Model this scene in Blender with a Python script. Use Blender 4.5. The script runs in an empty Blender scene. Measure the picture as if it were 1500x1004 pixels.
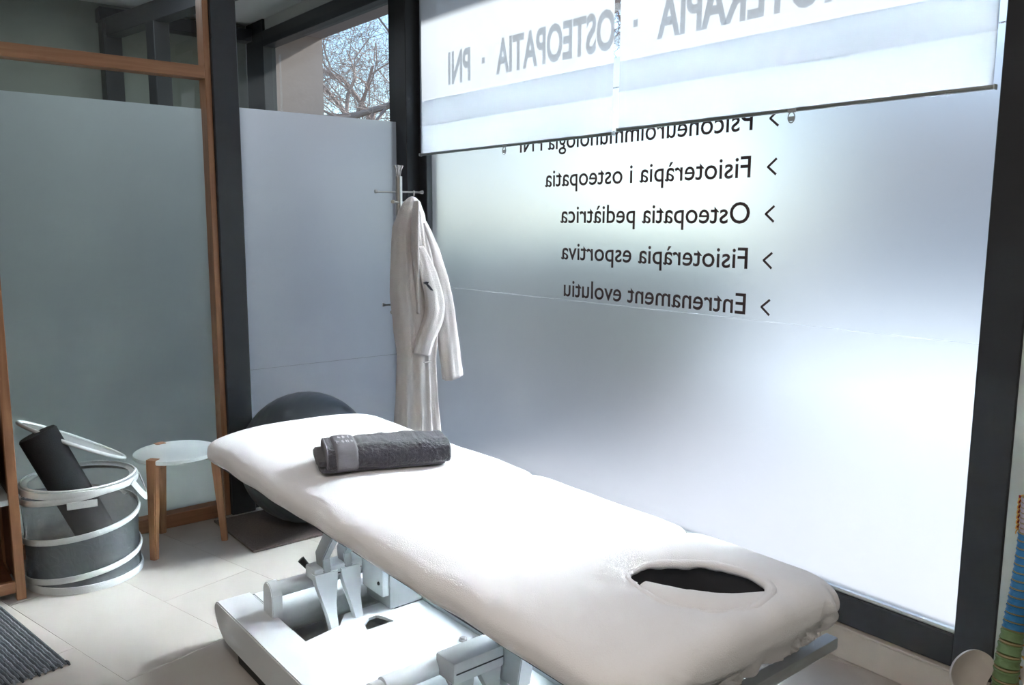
import bpy, bmesh, math, random
from mathutils import Vector, Matrix, noise
import numpy as np

S = bpy.context.scene
COL = S.collection
rad = math.radians

# ---------------------------------------------------------------- camera
cam_d = bpy.data.cameras.new('camera')
cam_d.sensor_width = 36.0
cam_d.lens = 36.0 * 1217 / 1500
cam_d.clip_start = 0.02
cam_d.clip_end = 300
cam = bpy.data.objects.new('camera', cam_d)
COL.objects.link(cam)
YAW, PITCH, ROLL = 0.683, 0.1426, -0.0042
fw = Vector((math.sin(YAW) * math.cos(PITCH), math.cos(YAW) * math.cos(PITCH), -math.sin(PITCH)))
rt = Vector((math.cos(YAW), -math.sin(YAW), 0))
dn = fw.cross(rt)
r2 = math.cos(ROLL) * rt + math.sin(ROLL) * dn
d2 = -math.sin(ROLL) * rt + math.cos(ROLL) * dn
M = Matrix((r2, -d2, -fw)).transposed().to_4x4()
M.translation = Vector((0, 0, 1.5))
cam.matrix_world = M
S.camera = cam

# ---------------------------------------------------------------- sky, sun, added fill lights, exposure
SUN_EL, SUN_AZ = rad(31.5), rad(-9)            # azimuth measured from +X towards +Y
sun_dir = Vector((math.cos(SUN_EL) * math.cos(SUN_AZ), math.cos(SUN_EL) * math.sin(SUN_AZ), math.sin(SUN_EL)))
world = bpy.data.worlds.new('sky')
S.world = world
world.use_nodes = True
wn = world.node_tree.nodes
wl = world.node_tree.links
sky = wn.new('ShaderNodeTexSky')
sky.sky_type = 'NISHITA'
sky.sun_disc = False
sky.sun_elevation = SUN_EL
sky.sun_rotation = math.pi / 2 - SUN_AZ
sky.air_density = 1.0
sky.dust_density = 0.6
bg = wn['Background']
bg.inputs['Strength'].default_value = 0.45
wl.new(sky.outputs[0], bg.inputs['Color'])

sun_d = bpy.data.lights.new('sun', 'SUN')
sun_d.energy = 15.0
sun_d.angle = rad(2.5)
sun_d.color = (1.0, 0.97, 0.94)
sun = bpy.data.objects.new('sun', sun_d)
sun.rotation_euler = sun_dir.to_track_quat('Z', 'Y').to_euler()
sun.location = (20, -6, 14)
COL.objects.link(sun)

# unseen fill lights added under the ceilings of this room and the next
for px, py, pw, pc in ((0.2, 0.4, 28.0, (1.0, 0.90, 0.81)), (-0.8, 1.6, 12.0, (1.0, 0.90, 0.81)), (1.25, 5.0, 22.0, (0.84, 0.91, 1.0))):
    ld = bpy.data.lights.new('ceiling_fill_light', 'AREA')
    ld.shape = 'RECTANGLE'
    ld.size, ld.size_y = 0.6, 0.6
    ld.energy = pw
    ld.color = pc
    lo = bpy.data.objects.new('ceiling_fill_light', ld)
    lo.location = (px, py, 2.93)
    COL.objects.link(lo)

S.view_settings.view_transform = 'Standard'
S.view_settings.look = 'None'
S.view_settings.gamma = 1.0
S.view_settings.use_curve_mapping = False
S.view_settings.exposure = -0.28
S.cycles.use_denoising = True
S.cycles.max_bounces = 10
S.cycles.diffuse_bounces = 5
S.cycles.glossy_bounces = 4
S.cycles.transmission_bounces = 8
S.cycles.transparent_max_bounces = 24
S.cycles.sample_clamp_indirect = 0.0
S.cycles.caustics_reflective = False
S.cycles.caustics_refractive = True
S.cycles.blur_glossy = 0.0

# ---------------------------------------------------------------- materials
def mat(name):
    m = bpy.data.materials.new(name)
    m.use_nodes = True
    return m, m.node_tree.nodes, m.node_tree.links

def principled(name, col, rough=0.5, metal=0.0, var=0.0, vscale=8.0, bump=0.0, bscale=60.0, spec=0.5, stretch=None, sheen=0.0):
    m, n, l = mat(name)
    b = n['Principled BSDF']
    b.inputs['Base Color'].default_value = (*col, 1)
    b.inputs['Roughness'].default_value = rough
    b.inputs['Metallic'].default_value = metal
    b.inputs['Specular IOR Level'].default_value = spec
    if sheen:
        b.inputs['Sheen Weight'].default_value = sheen
    tc = n.new('ShaderNodeTexCoord')
    vec = tc.outputs['Object']
    if stretch:
        mp = n.new('ShaderNodeMapping')
        mp.inputs['Scale'].default_value = stretch
        l.new(vec, mp.inputs['Vector'])
        vec = mp.outputs['Vector']
    if var:
        nz = n.new('ShaderNodeTexNoise')
        nz.inputs['Scale'].default_value = vscale
        nz.inputs['Detail'].default_value = 5
        l.new(vec, nz.inputs['Vector'])
        mx = n.new('ShaderNodeMix')
        mx.data_type = 'RGBA'
        mx.inputs['A'].default_value = (*[c * (1 - var) for c in col], 1)
        mx.inputs['B'].default_value = (*[min(1, c * (1 + var)) for c in col], 1)
        l.new(nz.outputs['Fac'], mx.inputs['Factor'])
        l.new(mx.outputs['Result'], b.inputs['Base Color'])
    if bump:
        nb = n.new('ShaderNodeTexNoise')
        nb.inputs['Scale'].default_value = bscale
        nb.inputs['Detail'].default_value = 3
        l.new(vec, nb.inputs['Vector'])
        bp = n.new('ShaderNodeBump')
        bp.inputs['Strength'].default_value = bump
        bp.inputs['Distance'].default_value = 0.004
        l.new(nb.outputs['Fac'], bp.inputs['Height'])
        l.new(bp.outputs['Normal'], b.inputs['Normal'])
    return m

def glass_clear(name, tint=(0.93, 0.97, 0.96), refl=1.5):
    m, n, l = mat(name)
    n.remove(n['Principled BSDF'])
    t = n.new('ShaderNodeBsdfTransparent'); t.inputs['Color'].default_value = (*tint, 1)
    g = n.new('ShaderNodeBsdfGlossy'); g.inputs['Roughness'].default_value = 0.0
    f = n.new('ShaderNodeFresnel'); f.inputs['IOR'].default_value = refl
    mx = n.new('ShaderNodeMixShader')
    l.new(f.outputs[0], mx.inputs['Fac']); l.new(t.outputs[0], mx.inputs[1]); l.new(g.outputs[0], mx.inputs[2])
    l.new(mx.outputs[0], n['Material Output'].inputs['Surface'])
    return m

def glass_frosted(name, tr=0.45, col=(0.86, 0.9, 0.93), rough=0.55, ior=1.3, gloss=True, diff=0.06):
    m, n, l = mat(name)
    n.remove(n['Principled BSDF'])
    a = n.new('ShaderNodeBsdfTranslucent'); a.inputs['Color'].default_value = (*col, 1)
    r = n.new('ShaderNodeBsdfRefraction'); r.inputs['Color'].default_value = (*col, 1)
    r.inputs['Roughness'].default_value = rough; r.inputs['IOR'].default_value = ior
    mx = n.new('ShaderNodeMixShader'); mx.inputs['Fac'].default_value = 1 - tr
    l.new(a.outputs[0], mx.inputs[1]); l.new(r.outputs[0], mx.inputs[2])
    out = mx.outputs[0]
    d = n.new('ShaderNodeBsdfDiffuse'); d.inputs['Color'].default_value = (0.75, 0.78, 0.8, 1)
    m3 = n.new('ShaderNodeMixShader'); m3.inputs['Fac'].default_value = diff
    l.new(out, m3.inputs[1]); l.new(d.outputs[0], m3.inputs[2]); out = m3.outputs[0]
    if gloss:
        g = n.new('ShaderNodeBsdfGlossy'); g.inputs['Roughness'].default_value = 0.12
        f = n.new('ShaderNodeFresnel'); f.inputs['IOR'].default_value = 1.4
        m2 = n.new('ShaderNodeMixShader')
        l.new(f.outputs[0], m2.inputs['Fac']); l.new(out, m2.inputs[1]); l.new(g.outputs[0], m2.inputs[2])
        out = m2.outputs[0]
    l.new(out, n['Material Output'].inputs['Surface'])
    return m

def sheer(name, col, opacity, transl=0.5, rough=0.8, wrinkle=0.0):
    m, n, l = mat(name)
    n.remove(n['Principled BSDF'])
    d = n.new('ShaderNodeBsdfDiffuse'); d.inputs['Color'].default_value = (*col, 1)
    t = n.new('ShaderNodeBsdfTranslucent'); t.inputs['Color'].default_value = (*col, 1)
    mx = n.new('ShaderNodeMixShader'); mx.inputs['Fac'].default_value = transl
    l.new(d.outputs[0], mx.inputs[1]); l.new(t.outputs[0], mx.inputs[2])
    tp = n.new('ShaderNodeBsdfTransparent')
    m2 = n.new('ShaderNodeMixShader'); m2.inputs['Fac'].default_value = opacity
    l.new(tp.outputs[0], m2.inputs[1]); l.new(mx.outputs[0], m2.inputs[2])
    out = m2.outputs[0]
    if wrinkle:
        tc = n.new('ShaderNodeTexCoord')
        nz = n.new('ShaderNodeTexNoise'); nz.inputs['Scale'].default_value = 22; nz.inputs['Detail'].default_value = 4
        nz.inputs['Distortion'].default_value = 1.5
        l.new(tc.outputs['Object'], nz.inputs['Vector'])
        bp = n.new('ShaderNodeBump'); bp.inputs['Strength'].default_value = wrinkle; bp.inputs['Distance'].default_value = 0.02
        l.new(nz.outputs['Fac'], bp.inputs['Height'])
        g = n.new('ShaderNodeBsdfGlossy'); g.inputs['Roughness'].default_value = 0.28
        g.inputs['Color'].default_value = (0.8, 0.85, 0.88, 1)
        l.new(bp.outputs[0], g.inputs['Normal'])
        m3 = n.new('ShaderNodeMixShader'); m3.inputs['Fac'].default_value = 0.10
        l.new(out, m3.inputs[1]); l.new(g.outputs[0], m3.inputs[2]); out = m3.outputs[0]
    l.new(out, n['Material Output'].inputs['Surface'])
    return m

def wood(name, a, b_, rough=0.45, axis=2):
    m, n, l = mat(name)
    bs = n['Principled BSDF']
    tc = n.new('ShaderNodeTexCoord')
    mp = n.new('ShaderNodeMapping')
    sc = [26, 26, 26]; sc[axis] = 1.6
    mp.inputs['Scale'].default_value = sc
    nz = n.new('ShaderNodeTexNoise'); nz.inputs['Scale'].default_value = 2.2; nz.inputs['Detail'].default_value = 6
    nz.inputs['Distortion'].default_value = 0.6
    cr = n.new('ShaderNodeValToRGB')
    cr.color_ramp.elements[0].position = 0.3; cr.color_ramp.elements[0].color = (*a, 1)
    cr.color_ramp.elements[1].position = 0.75; cr.color_ramp.elements[1].color = (*b_, 1)
    l.new(tc.outputs['Object'], mp.inputs['Vector']); l.new(mp.outputs[0], nz.inputs['Vector'])
    l.new(nz.outputs['Fac'], cr.inputs[0]); l.new(cr.outputs[0], bs.inputs['Base Color'])
    bs.inputs['Roughness'].default_value = rough
    bp = n.new('ShaderNodeBump'); bp.inputs['Strength'].default_value = 0.08; bp.inputs['Distance'].default_value = 0.002
    l.new(nz.outputs['Fac'], bp.inputs['Height']); l.new(bp.outputs[0], bs.inputs['Normal'])
    return m

OAK_A, OAK_B = (0.27, 0.120, 0.055), (0.40, 0.20, 0.10)
m_wood_z = wood('oak_upright', OAK_A, OAK_B, axis=2)
m_wood_x = wood('oak_horizontal', OAK_A, OAK_B, axis=0)
m_wood_dark = wood('brown_back_board', (0.10, 0.035, 0.018), (0.16, 0.06, 0.03), axis=2)
m_black = principled('anthracite_steel', (0.022, 0.023, 0.026), 0.45, var=0.12, vscale=3, spec=0.4)
m_wall = principled('painted_wall', (0.74, 0.76, 0.74), 0.8, var=0.04, vscale=3, bump=0.1, bscale=120)
m_wall_side = principled('grey_green_side_wall', (0.50, 0.56, 0.53), 0.8, var=0.04, vscale=3, bump=0.1, bscale=120)
m_wall_far = principled('grey_green_wall', (0.24, 0.26, 0.23), 0.75, var=0.10, vscale=2)
m_ceiling = principled('white_ceiling', (0.80, 0.80, 0.79), 0.85, var=0.03, vscale=2)
m_tile = principled('porcelain_tile', (0.455, 0.425, 0.39), 0.28, var=0.06, vscale=6, bump=0.03, bscale=30, spec=0.45)
m_grout = principled('tile_grout', (0.56, 0.53, 0.49), 0.85, var=0.1, vscale=30)
m_skirt = principled('tile_skirting', (0.50, 0.45, 0.39), 0.5, var=0.06, vscale=8)
m_glass = glass_clear('clear_glass')
m_glass_low = glass_clear('clear_glass_partition', (0.86, 0.90, 0.87))
m_frost = glass_frosted('frosted_film', 0.0, (0.90, 0.96, 1.0), 0.40, 1.45)
m_frost_out = glass_frosted('frosted_glass_outer', 0.052, (0.90, 0.96, 1.0), 0.40, 1.45, diff=0.03, gloss=False)
m_frost_in = glass_frosted('frosted_film_indoor', 0.5, (0.55, 0.63, 0.63), 0.55, diff=0.03)
m_frost_corner = glass_frosted('frosted_film_corner', 0.65, (0.90, 0.935, 1.0), 0.60, 1.3, diff=0.03)
m_letter = principled('brown_vinyl', (0.075, 0.045, 0.046), 0.5, var=0.05)
m_letter_grey = sheer('grey_vinyl', (0.32, 0.35, 0.38), 0.42, 0.5)
m_blind = sheer('blind_fabric', (0.44, 0.47, 0.51), 0.93, 0.62)
m_joint = sheer('film_joint_line', (0.8, 0.84, 0.88), 0.16, 0.7)
m_hem_bar = principled('blind_bar_grey', (0.22, 0.24, 0.23), 0.4, metal=0.3, var=0.05)
m_steel = principled('brushed_steel', (0.56, 0.54, 0.52), 0.28, metal=1.0, var=0.06, vscale=40)
m_cover = principled('white_terry_cover', (0.86, 0.85, 0.86), 0.95, bump=0.35, bscale=420, var=0.015, vscale=18, spec=0.1, sheen=0.15)
m_robe = principled('cream_terry', (0.56, 0.515, 0.49), 0.95, bump=0.5, bscale=260, var=0.04, vscale=25, spec=0.1, sheen=0.2)
m_dark_uph = principled('charcoal_upholstery', (0.030, 0.031, 0.035), 0.55, var=0.1)
m_powder = principled('white_powder_coat', (0.72, 0.75, 0.77), 0.38, var=0.02, vscale=5)
m_powder_g = principled('grey_powder_coat', (0.40, 0.42, 0.43), 0.42, var=0.04, vscale=5)
m_rubber = principled('black_rubber', (0.018, 0.020, 0.020), 0.6, var=0.1, vscale=20)
m_foam = principled('black_foam', (0.012, 0.012, 0.014), 0.75, bump=0.3, bscale=220, var=0.1, vscale=60, spec=0.3)
m_ball = principled('grey_pvc', (0.070, 0.080, 0.090), 0.30, var=0.05, vscale=4, bump=0.04, bscale=200)
m_white_lacq = principled('white_lacquer', (0.62, 0.68, 0.69), 0.35, var=0.02)
m_towel = principled('charcoal_terry', (0.085, 0.085, 0.10), 0.95, bump=1.0, bscale=330, var=0.35, vscale=120, spec=0.1, sheen=0.35)
m_towel_band = principled('grey_woven_band', (0.22, 0.215, 0.24), 0.8, bump=0.4, bscale=200, var=0.12, vscale=60, stretch=(1, 8, 8))
m_thread = principled('pale_thread', (0.55, 0.54, 0.60), 0.7, var=0.2, vscale=90)
m_band = principled('white_nylon_band', (0.66, 0.70, 0.70), 0.6, bump=0.2, bscale=200, var=0.05, vscale=20)
m_mesh_hi = sheer('sheer_mesh', (0.45, 0.44, 0.43), 0.22, 0.4)
m_mesh_lo = sheer('dense_mesh', (0.15, 0.165, 0.175), 0.62, 0.25, wrinkle=0.9)
m_mat_coir = principled('brown_coir', (0.13, 0.10, 0.085), 0.95, var=0.35, vscale=90, bump=0.8, bscale=200)
m_cloth_black = principled('black_cloth', (0.02, 0.021, 0.024), 0.9, var=0.2, vscale=40, bump=0.6, bscale=120)
m_rug_a = principled('rug_grey_blue', (0.115, 0.135, 0.155), 0.95, var=0.35, vscale=70, bump=0.6, bscale=240)
m_rug_b = principled('rug_pale_yarn', (0.20, 0.22, 0.245), 0.95, var=0.3, vscale=80, bump=0.6, bscale=240)
m_rug_c = principled('rug_dark_yarn', (0.045, 0.055, 0.065), 0.95, var=0.3, vscale=80)
m_bone = principled('bone_plastic', (0.60, 0.55, 0.50), 0.45, var=0.06, vscale=14)
m_blue = principled('blue_plastic', (0.022, 0.18, 0.40), 0.4, var=0.2, vscale=35)
m_green = principled('green_plastic', (0.16, 0.25, 0.10), 0.45, var=0.25, vscale=35)
m_lilac = principled('lilac_plastic', (0.40, 0.36, 0.43), 0.45, var=0.15, vscale=40)
m_orange = principled('orange_plastic', (0.62, 0.12, 0.04), 0.45, var=0.15, vscale=30)
m_disc = principled('tan_disc', (0.30, 0.24, 0.11), 0.5, var=0.15, vscale=30)
m_nerve = principled('yellow_nerve', (0.62, 0.32, 0.04), 0.45, var=0.1)
m_artery = principled('red_artery', (0.30, 0.01, 0.012), 0.4, var=0.1)
m_concrete = principled('pinkish_concrete', (0.40, 0.33, 0.31), 0.85, var=0.10, vscale=2.2, bump=0.2, bscale=40)
m_paving = principled('pale_paving', (0.30, 0.275, 0.275), 0.85, var=0.10, vscale=3)
m_asphalt = principled('asphalt', (0.09, 0.09, 0.095), 0.9, var=0.2, vscale=12)
m_glow_strip = principled('white_glow_strip', (0.82, 0.82, 0.80), 0.6, var=0.04)
m_leaf = principled('hedge_leaf', (0.055, 0.075, 0.045), 0.7, var=0.4, vscale=6)
m_bark = principled('pale_bark', (0.34, 0.265, 0.245), 0.9, var=0.25, vscale=6, bump=0.4, bscale=30)
m_facade = principled('render_facade', (0.33, 0.35, 0.38), 0.85, var=0.06, vscale=1)
m_pane_far = principled('dark_pane', (0.06, 0.075, 0.09), 0.15, var=0.2, vscale=1)

# ---------------------------------------------------------------- mesh helpers
def link(name, me, m=None, parent=None, smooth=False, auto=None):
    o = bpy.data.objects.new(name, me)
    COL.objects.link(o)
    if m is not None:
        me.materials.append(m)
    if parent is not None:
        o.parent = parent
    if smooth:
        me.polygons.foreach_set('use_smooth', [True] * len(me.polygons))
        if auto is not None:
            me.set_sharp_from_angle(angle=rad(auto))
    return o

def from_data(name, v, f, m, parent=None, smooth=False, auto=None):
    me = bpy.data.meshes.new(name)
    me.from_pydata([tuple(p) for p in v], [], f)
    me.validate()
    me.update()
    return link(name, me, m, parent, smooth, auto)

def from_bm(name, bm, m, parent=None, smooth=False, auto=None, recalc=True):
    if recalc:
        bmesh.ops.recalc_face_normals(bm, faces=bm.faces[:])
    me = bpy.data.meshes.new(name)
    bm.to_mesh(me)
    bm.free()
    return link(name, me, m, parent, smooth, auto)

def b_box(bm, lo, hi, bevel=0.0, seg=2, mtx=None):
    lo, hi = Vector(lo), Vector(hi)
    t = Matrix.Translation((lo + hi) / 2) @ Matrix.Diagonal((*(hi - lo), 1))
    if mtx is not None:
        t = mtx @ t
    r = bmesh.ops.create_cube(bm, size=1, matrix=t)
    if bevel:
        vs = r['verts']
        es = list({e for v in vs for e in v.link_edges})
        bmesh.ops.bevel(bm, geom=es, offset=bevel, segments=seg, affect='EDGES', profile=0.5)

def box(name, lo, hi, m, parent=None, bevel=0.003, seg=2, mtx=None):
    bm = bmesh.new()
    b_box(bm, lo, hi, bevel, seg, mtx)
    return from_bm(name, bm, m, parent, smooth=bevel > 0, auto=35)

def b_tube(bm, pts, radii, n=12, caps=True, flat=1.0):
    pts = [Vector(p) for p in pts]
    if not hasattr(radii, '__len__'):
        radii = [radii] * len(pts)
    rings = []
    up = None
    for i, p in enumerate(pts):
        if i == 0: d = pts[1] - pts[0]
        elif i == len(pts) - 1: d = pts[-1] - pts[-2]
        else: d = (pts[i + 1] - pts[i]).normalized() + (pts[i] - pts[i - 1]).normalized()
        d.normalize()
        if up is None:
            up = Vector((0, 0, 1)) if abs(d.z) < 0.9 else Vector((1, 0, 0))
        x = up.cross(d).normalized()
        y = d.cross(x).normalized()
        up = y
        rings.append([bm.verts.new(p + radii[i] * (math.cos(a) * x + flat * math.sin(a) * y))
                      for a in [2 * math.pi * k / n for k in range(n)]])
    for a, b in zip(rings, rings[1:]):
        for k in range(n):
            bm.faces.new((a[k], a[(k + 1) % n], b[(k + 1) % n], b[k]))
    if caps:
        bm.faces.new(rings[0][::-1]); bm.faces.new(rings[-1])

def tube(name, pts, radii, m, parent=None, n=12, flat=1.0):
    bm = bmesh.new(); b_tube(bm, pts, radii, n, True, flat)
    return from_bm(name, bm, m, parent, True, 50)

def b_lathe(bm, prof, n=48, mtx=None):
    rings = []
    for r, z in prof:
        if r < 1e-6:
            rings.append([bm.verts.new((0, 0, z))])
        else:
            rings.append([bm.verts.new((r * math.cos(2 * math.pi * k / n), r * math.sin(2 * math.pi * k / n), z)) for k in range(n)])
    for a, b in zip(rings, rings[1:]):
        for k in range(n):
            q = []
            for ring, idx in ((a, k), (a, k + 1), (b, k + 1), (b, k)):
                v = ring[idx % len(ring)]
                if v not in q: q.append(v)
            if len(q) > 2:
                bm.faces.new(q)
    if mtx is not None:
        bmesh.ops.transform(bm, matrix=mtx, verts=[v for r in rings for v in r])

def lathe(name, prof, m, parent=None, n=48, mtx=None, auto=40):
    bm = bmesh.new(); b_lathe(bm, prof, n, mtx)
    return from_bm(name, bm, m, parent, True, auto)

def b_prism(bm, outline, thick, mtx=None, holes=()):
    """outline in local XY, extruded by thick along local Z"""
    es, vs = [], []
    for loop in (outline, *holes):
        lv = [bm.verts.new((p[0], p[1], 0)) for p in loop]
        vs += lv
        es += [bm.edges.new((lv[i], lv[(i + 1) % len(lv)])) for i in range(len(lv))]
    r = bmesh.ops.triangle_fill(bm, edges=es, use_beauty=True)
    fs = [g for g in r['geom'] if isinstance(g, bmesh.types.BMFace)]
    ex = bmesh.ops.extrude_face_region(bm, geom=fs)
    nv = [g for g in ex['geom'] if isinstance(g, bmesh.types.BMVert)]
    bmesh.ops.translate(bm, vec=(0, 0, thick), verts=nv)
    if mtx is not None:
        bmesh.ops.transform(bm, matrix=mtx, verts=vs + nv)

def prism(name, outline, thick, m, parent=None, mtx=None, holes=(), smooth=False):
    bm = bmesh.new(); b_prism(bm, outline, thick, mtx, holes)
    return from_bm(name, bm, m, parent, smooth, 35)

def loft(name, rings, m, parent=None, caps=True, smooth=True, auto=None):
    bm = bmesh.new()
    vr = [[bm.verts.new(p) for p in r] for r in rings]
    n = len(vr[0])
    for a, b in zip(vr, vr[1:]):
        for k in range(n):
            bm.faces.new((a[k], a[(k + 1) % n], b[(k + 1) % n], b[k]))
    if caps:
        bm.faces.new(vr[0][::-1]); bm.faces.new(vr[-1])
    return from_bm(name, bm, m, parent, smooth, auto)

def thing(name, label, cat, loc=(0, 0, 0), rotz=0, group=None):
    o = bpy.data.objects.new(name, None)
    COL.objects.link(o)
    o.empty_display_size = 0.1
    o.location = loc
    o.rotation_euler = (0, 0, rotz)
    tag(o, label, cat, group)
    return o

def tag(o, label, cat, group=None):
    o['label'] = label; o['category'] = cat
    if group: o['group'] = group
    return o

def struct(o):
    o['kind'] = 'structure'
    return o

def sempty(name, loc=(0, 0, 0)):
    o = bpy.data.objects.new(name, None); COL.objects.link(o); o.location = loc
    o['kind'] = 'structure'
    return o

def catmull(pts, sub=8, closed=True):
    pts = [Vector(p) for p in pts]; n = len(pts); out = []
    rng = range(n) if closed else range(n - 1)
    for i in rng:
        if closed:
            p0, p1, p2, p3 = pts[i - 1], pts[i], pts[(i + 1) % n], pts[(i + 2) % n]
        else:
            p0, p1, p2, p3 = pts[max(i - 1, 0)], pts[i], pts[i + 1], pts[min(i + 2, n - 1)]
        for k in range(sub):
            t = k / sub
            out.append(0.5 * ((2 * p1) + (p2 - p0) * t + (2 * p0 - 5 * p1 + 4 * p2 - p3) * t * t + (3 * p1 - p0 - 3 * p2 + p3) * t ** 3))
    if not closed: out.append(pts[-1])
    return out

# ---------------------------------------------------------------- the room shell
XW, YW, H = 2.64, 4.13, 3.0                     # window-wall plane, glazed-wall plane, ceiling height
XL, YN = -2.2, -2.2

# floor: grout bed with every tile its own piece, laid at an angle to the walls
floor = struct(box('floor', (XL, YN, -0.12), (2.72, 6.6, -0.0012), m_grout, bevel=0))
def clip(poly, axis, val, keep_less):
    out = []
    for i, p in enumerate(poly):
        q = poly[(i + 1) % len(poly)]
        pin = (p[axis] <= val) if keep_less else (p[axis] >= val)
        qin = (q[axis] <= val) if keep_less else (q[axis] >= val)
        if pin: out.append(p)
        if pin != qin:
            t = (val - p[axis]) / (q[axis] - p[axis])
            out.append(p + (q - p) * t)
    return out
ang = rad(13.7)
e1 = Vector((math.cos(ang), math.sin(ang))); e2 = Vector((-math.sin(ang), math.cos(ang)))
TW, TL, GAP = 0.392, 0.890, 0.0022
rng = random.Random(4)
full_tile = None
for i in range(-9, 9):
    for j in range(-10, 14):
        off = 0.36 if i == -1 else (0.445 if i % 2 else 0.0)
        a0, b0 = 1.268 + i * TW, 2.548 + j * TL + off
        c = [(a0 + GAP / 2, b0 + GAP / 2), (a0 + TW - GAP / 2, b0 + GAP / 2), (a0 + TW - GAP / 2, b0 + TL - GAP / 2), (a0 + GAP / 2, b0 + TL - GAP / 2)]
        poly = [e1 * a + e2 * b for a, b in c]
        n0 = len(poly)
        orig = [p.copy() for p in poly]
        for ax, val, less in ((0, 2.612, True), (0, -0.9, False), (1, 4.12, True), (1, 0.2, False)):
            if poly: poly = clip(poly, ax, val, less)
        if len(poly) < 3: continue
        area = abs(sum(p.x * q.y - q.x * p.y for p, q in zip(poly, poly[1:] + poly[:1]))) / 2
        if area < 0.002: continue
        whole = len(poly) == 4 and all((p - q).length < 1e-6 for p, q in zip(poly, orig))
        dz = rng.uniform(-0.0004, 0.0)
        if whole:
            ctr = sum(poly, Vector((0, 0))) / 4
            if full_tile is None:
                bm = bmesh.new()
                b_box(bm, (-(TW - GAP) / 2, -(TL - GAP) / 2, -0.009), ((TW - GAP) / 2, (TL - GAP) / 2, 0), 0.0005, 1)
                bmesh.ops.recalc_face_normals(bm, faces=bm.faces[:])
                full_tile = bpy.data.meshes.new('tile'); bm.to_mesh(full_tile); bm.free()
                full_tile.materials.append(m_tile)
            o = bpy.data.objects.new('tile', full_tile); COL.objects.link(o); o.parent = floor
            o.location = (ctr.x, ctr.y, dz); o.rotation_euler = (0, 0, ang)
        else:
            n = len(poly)
            v = [(p.x, p.y, dz) for p in poly] + [(p.x, p.y, -0.009) for p in poly]
            f = [tuple(range(n)), tuple(range(2 * n - 1, n - 1, -1))] + [(k, k + n, (k + 1) % n + n, (k + 1) % n) for k in range(n)]
            o = from_data('tile', v, f, m_tile, floor)
            bm = bmesh.new(); bm.from_mesh(o.data); bmesh.ops.recalc_face_normals(bm, faces=bm.faces[:]); bm.to_mesh(o.data); bm.free()
# plain screed beyond the tiled view
struct(box('floor', (XL, 0.0 + YN, -0.004), (2.6, 0.19, 0.0), m_tile, bevel=0))
struct(box('floor', (XL, 0.2, -0.004), (-0.91, 4.1, 0.0), m_tile, bevel=0))

struct(box('ceiling', (XL, YN, H), (2.9, 4.2, H + 0.15), m_ceiling, bevel=0))
struct(box('wall_right', (2.625, YN, 0.0), (2.85, 0.905, H), m_wall_side, bevel=0))
struct(box('wall_near', (XL, YN - 0.1, 0), (2.85, YN, H), m_wall, bevel=0))
struct(box('wall_back', (XL - 0.1, YN, 0), (XL, 6.6, H), m_wall, bevel=0))
struct(box('wall_left', (XL, 4.14, 0), (-0.72, 4.22, H), m_wall, bevel=0))

# tiled skirting under the shop window, a ledge on top, one piece per tile
sk = sempty('baseboard_right', (2.6, 0, 0))
yy = YN
k = 0
sk_breaks = [YN, -1.6, -1.1, -0.6, -0.1, 0.4, 0.96, 1.46, 1.96, 2.46, 2.96, 3.46, 3.98]
for a, b in zip(sk_breaks, sk_breaks[1:]):
    box('skirting_tile', (0.008, a + 0.001, 0.0), (0.06, b - 0.001, 0.108), m_skirt, sk, 0.0015, 1)
box('ledge', (0.002, 0.907, 0.109), (0.06, 3.98, 0.119), m_skirt, sk, 0.002, 1)
box('backing', (0.03, 0.905, 0.0), (0.14, 4.1, 0.118), m_grout, sk, 0)

# ---------------------------------------------------------------- window_1: the shop window (right)
FX0, FX1 = 2.62, 2.70                            # depth of the dark frame
GX = 2.655                                       # glass plane
w1 = sempty('window_1', (0, 0, 0))
box('frame_stile', (FX0, 0.907, 0.119), (FX1, 1.022, H - 0.002), m_black, w1, 0.003, 1)
box('frame_stile', (FX0, 3.985, 0.119), (FX1, 4.06, H - 0.002), m_black, w1, 0.003, 1)
box('bottom_rail', (FX0, 1.022, 0.121), (FX1, 3.985, 0.226), m_black, w1, 0.003, 1)
box('glazing_bead', (FX0 + 0.012, 1.024, 0.226), (FX0 + 0.03, 3.983, 0.239), m_steel, w1, 0.002, 1)
box('top_rail', (FX0, 1.022, 2.80), (FX1, 3.985, 2.93), m_black, w1, 0.003, 1)
box('infill', (FX0, 0.907, 2.93), (FX1, 4.06, H - 0.003), m_black, w1, 0.0)
def pane(name, X, y0, y1, z0, z1, m, parent):      # faces -X (into the room)
    return from_data(name, [(X, y0, z0), (X, y0, z1), (X, y1, z1), (X, y1, z0)], [(3, 2, 1, 0)], m, parent)
def check_normal(o, want):
    if o.data.polygons[0].normal.dot(Vector(want)) < 0:
        o.data.flip_normals()
    return o
def frosted_slab(name, y0, y1, z0, z1, parent):      # 6 mm sheet: etched inner film, rough outer face
    X2 = GX + 0.006
    v = [(GX, y0, z0), (GX, y1, z0), (GX, y1, z1), (GX, y0, z1), (X2, y0, z0), (X2, y1, z0), (X2, y1, z1), (X2, y0, z1)]
    bm = bmesh.new()
    bv = [bm.verts.new(p) for p in v]
    for q in ((0, 1, 2, 3), (4, 5, 6, 7), (0, 1, 5, 4), (1, 2, 6, 5), (2, 3, 7, 6), (3, 0, 4, 7)): bm.faces.new([bv[i] for i in q])
    bmesh.ops.recalc_face_normals(bm, faces=bm.faces[:])
    for fc in bm.faces: fc.material_index = 1 if fc.normal.x > 0.5 else 0
    o = from_bm(name, bm, m_frost, parent)
    o.data.materials.append(m_frost_out)
    return o
frosted_slab('frosted_pane', 1.015, 3.99, 0.22, 2.073, w1)
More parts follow.
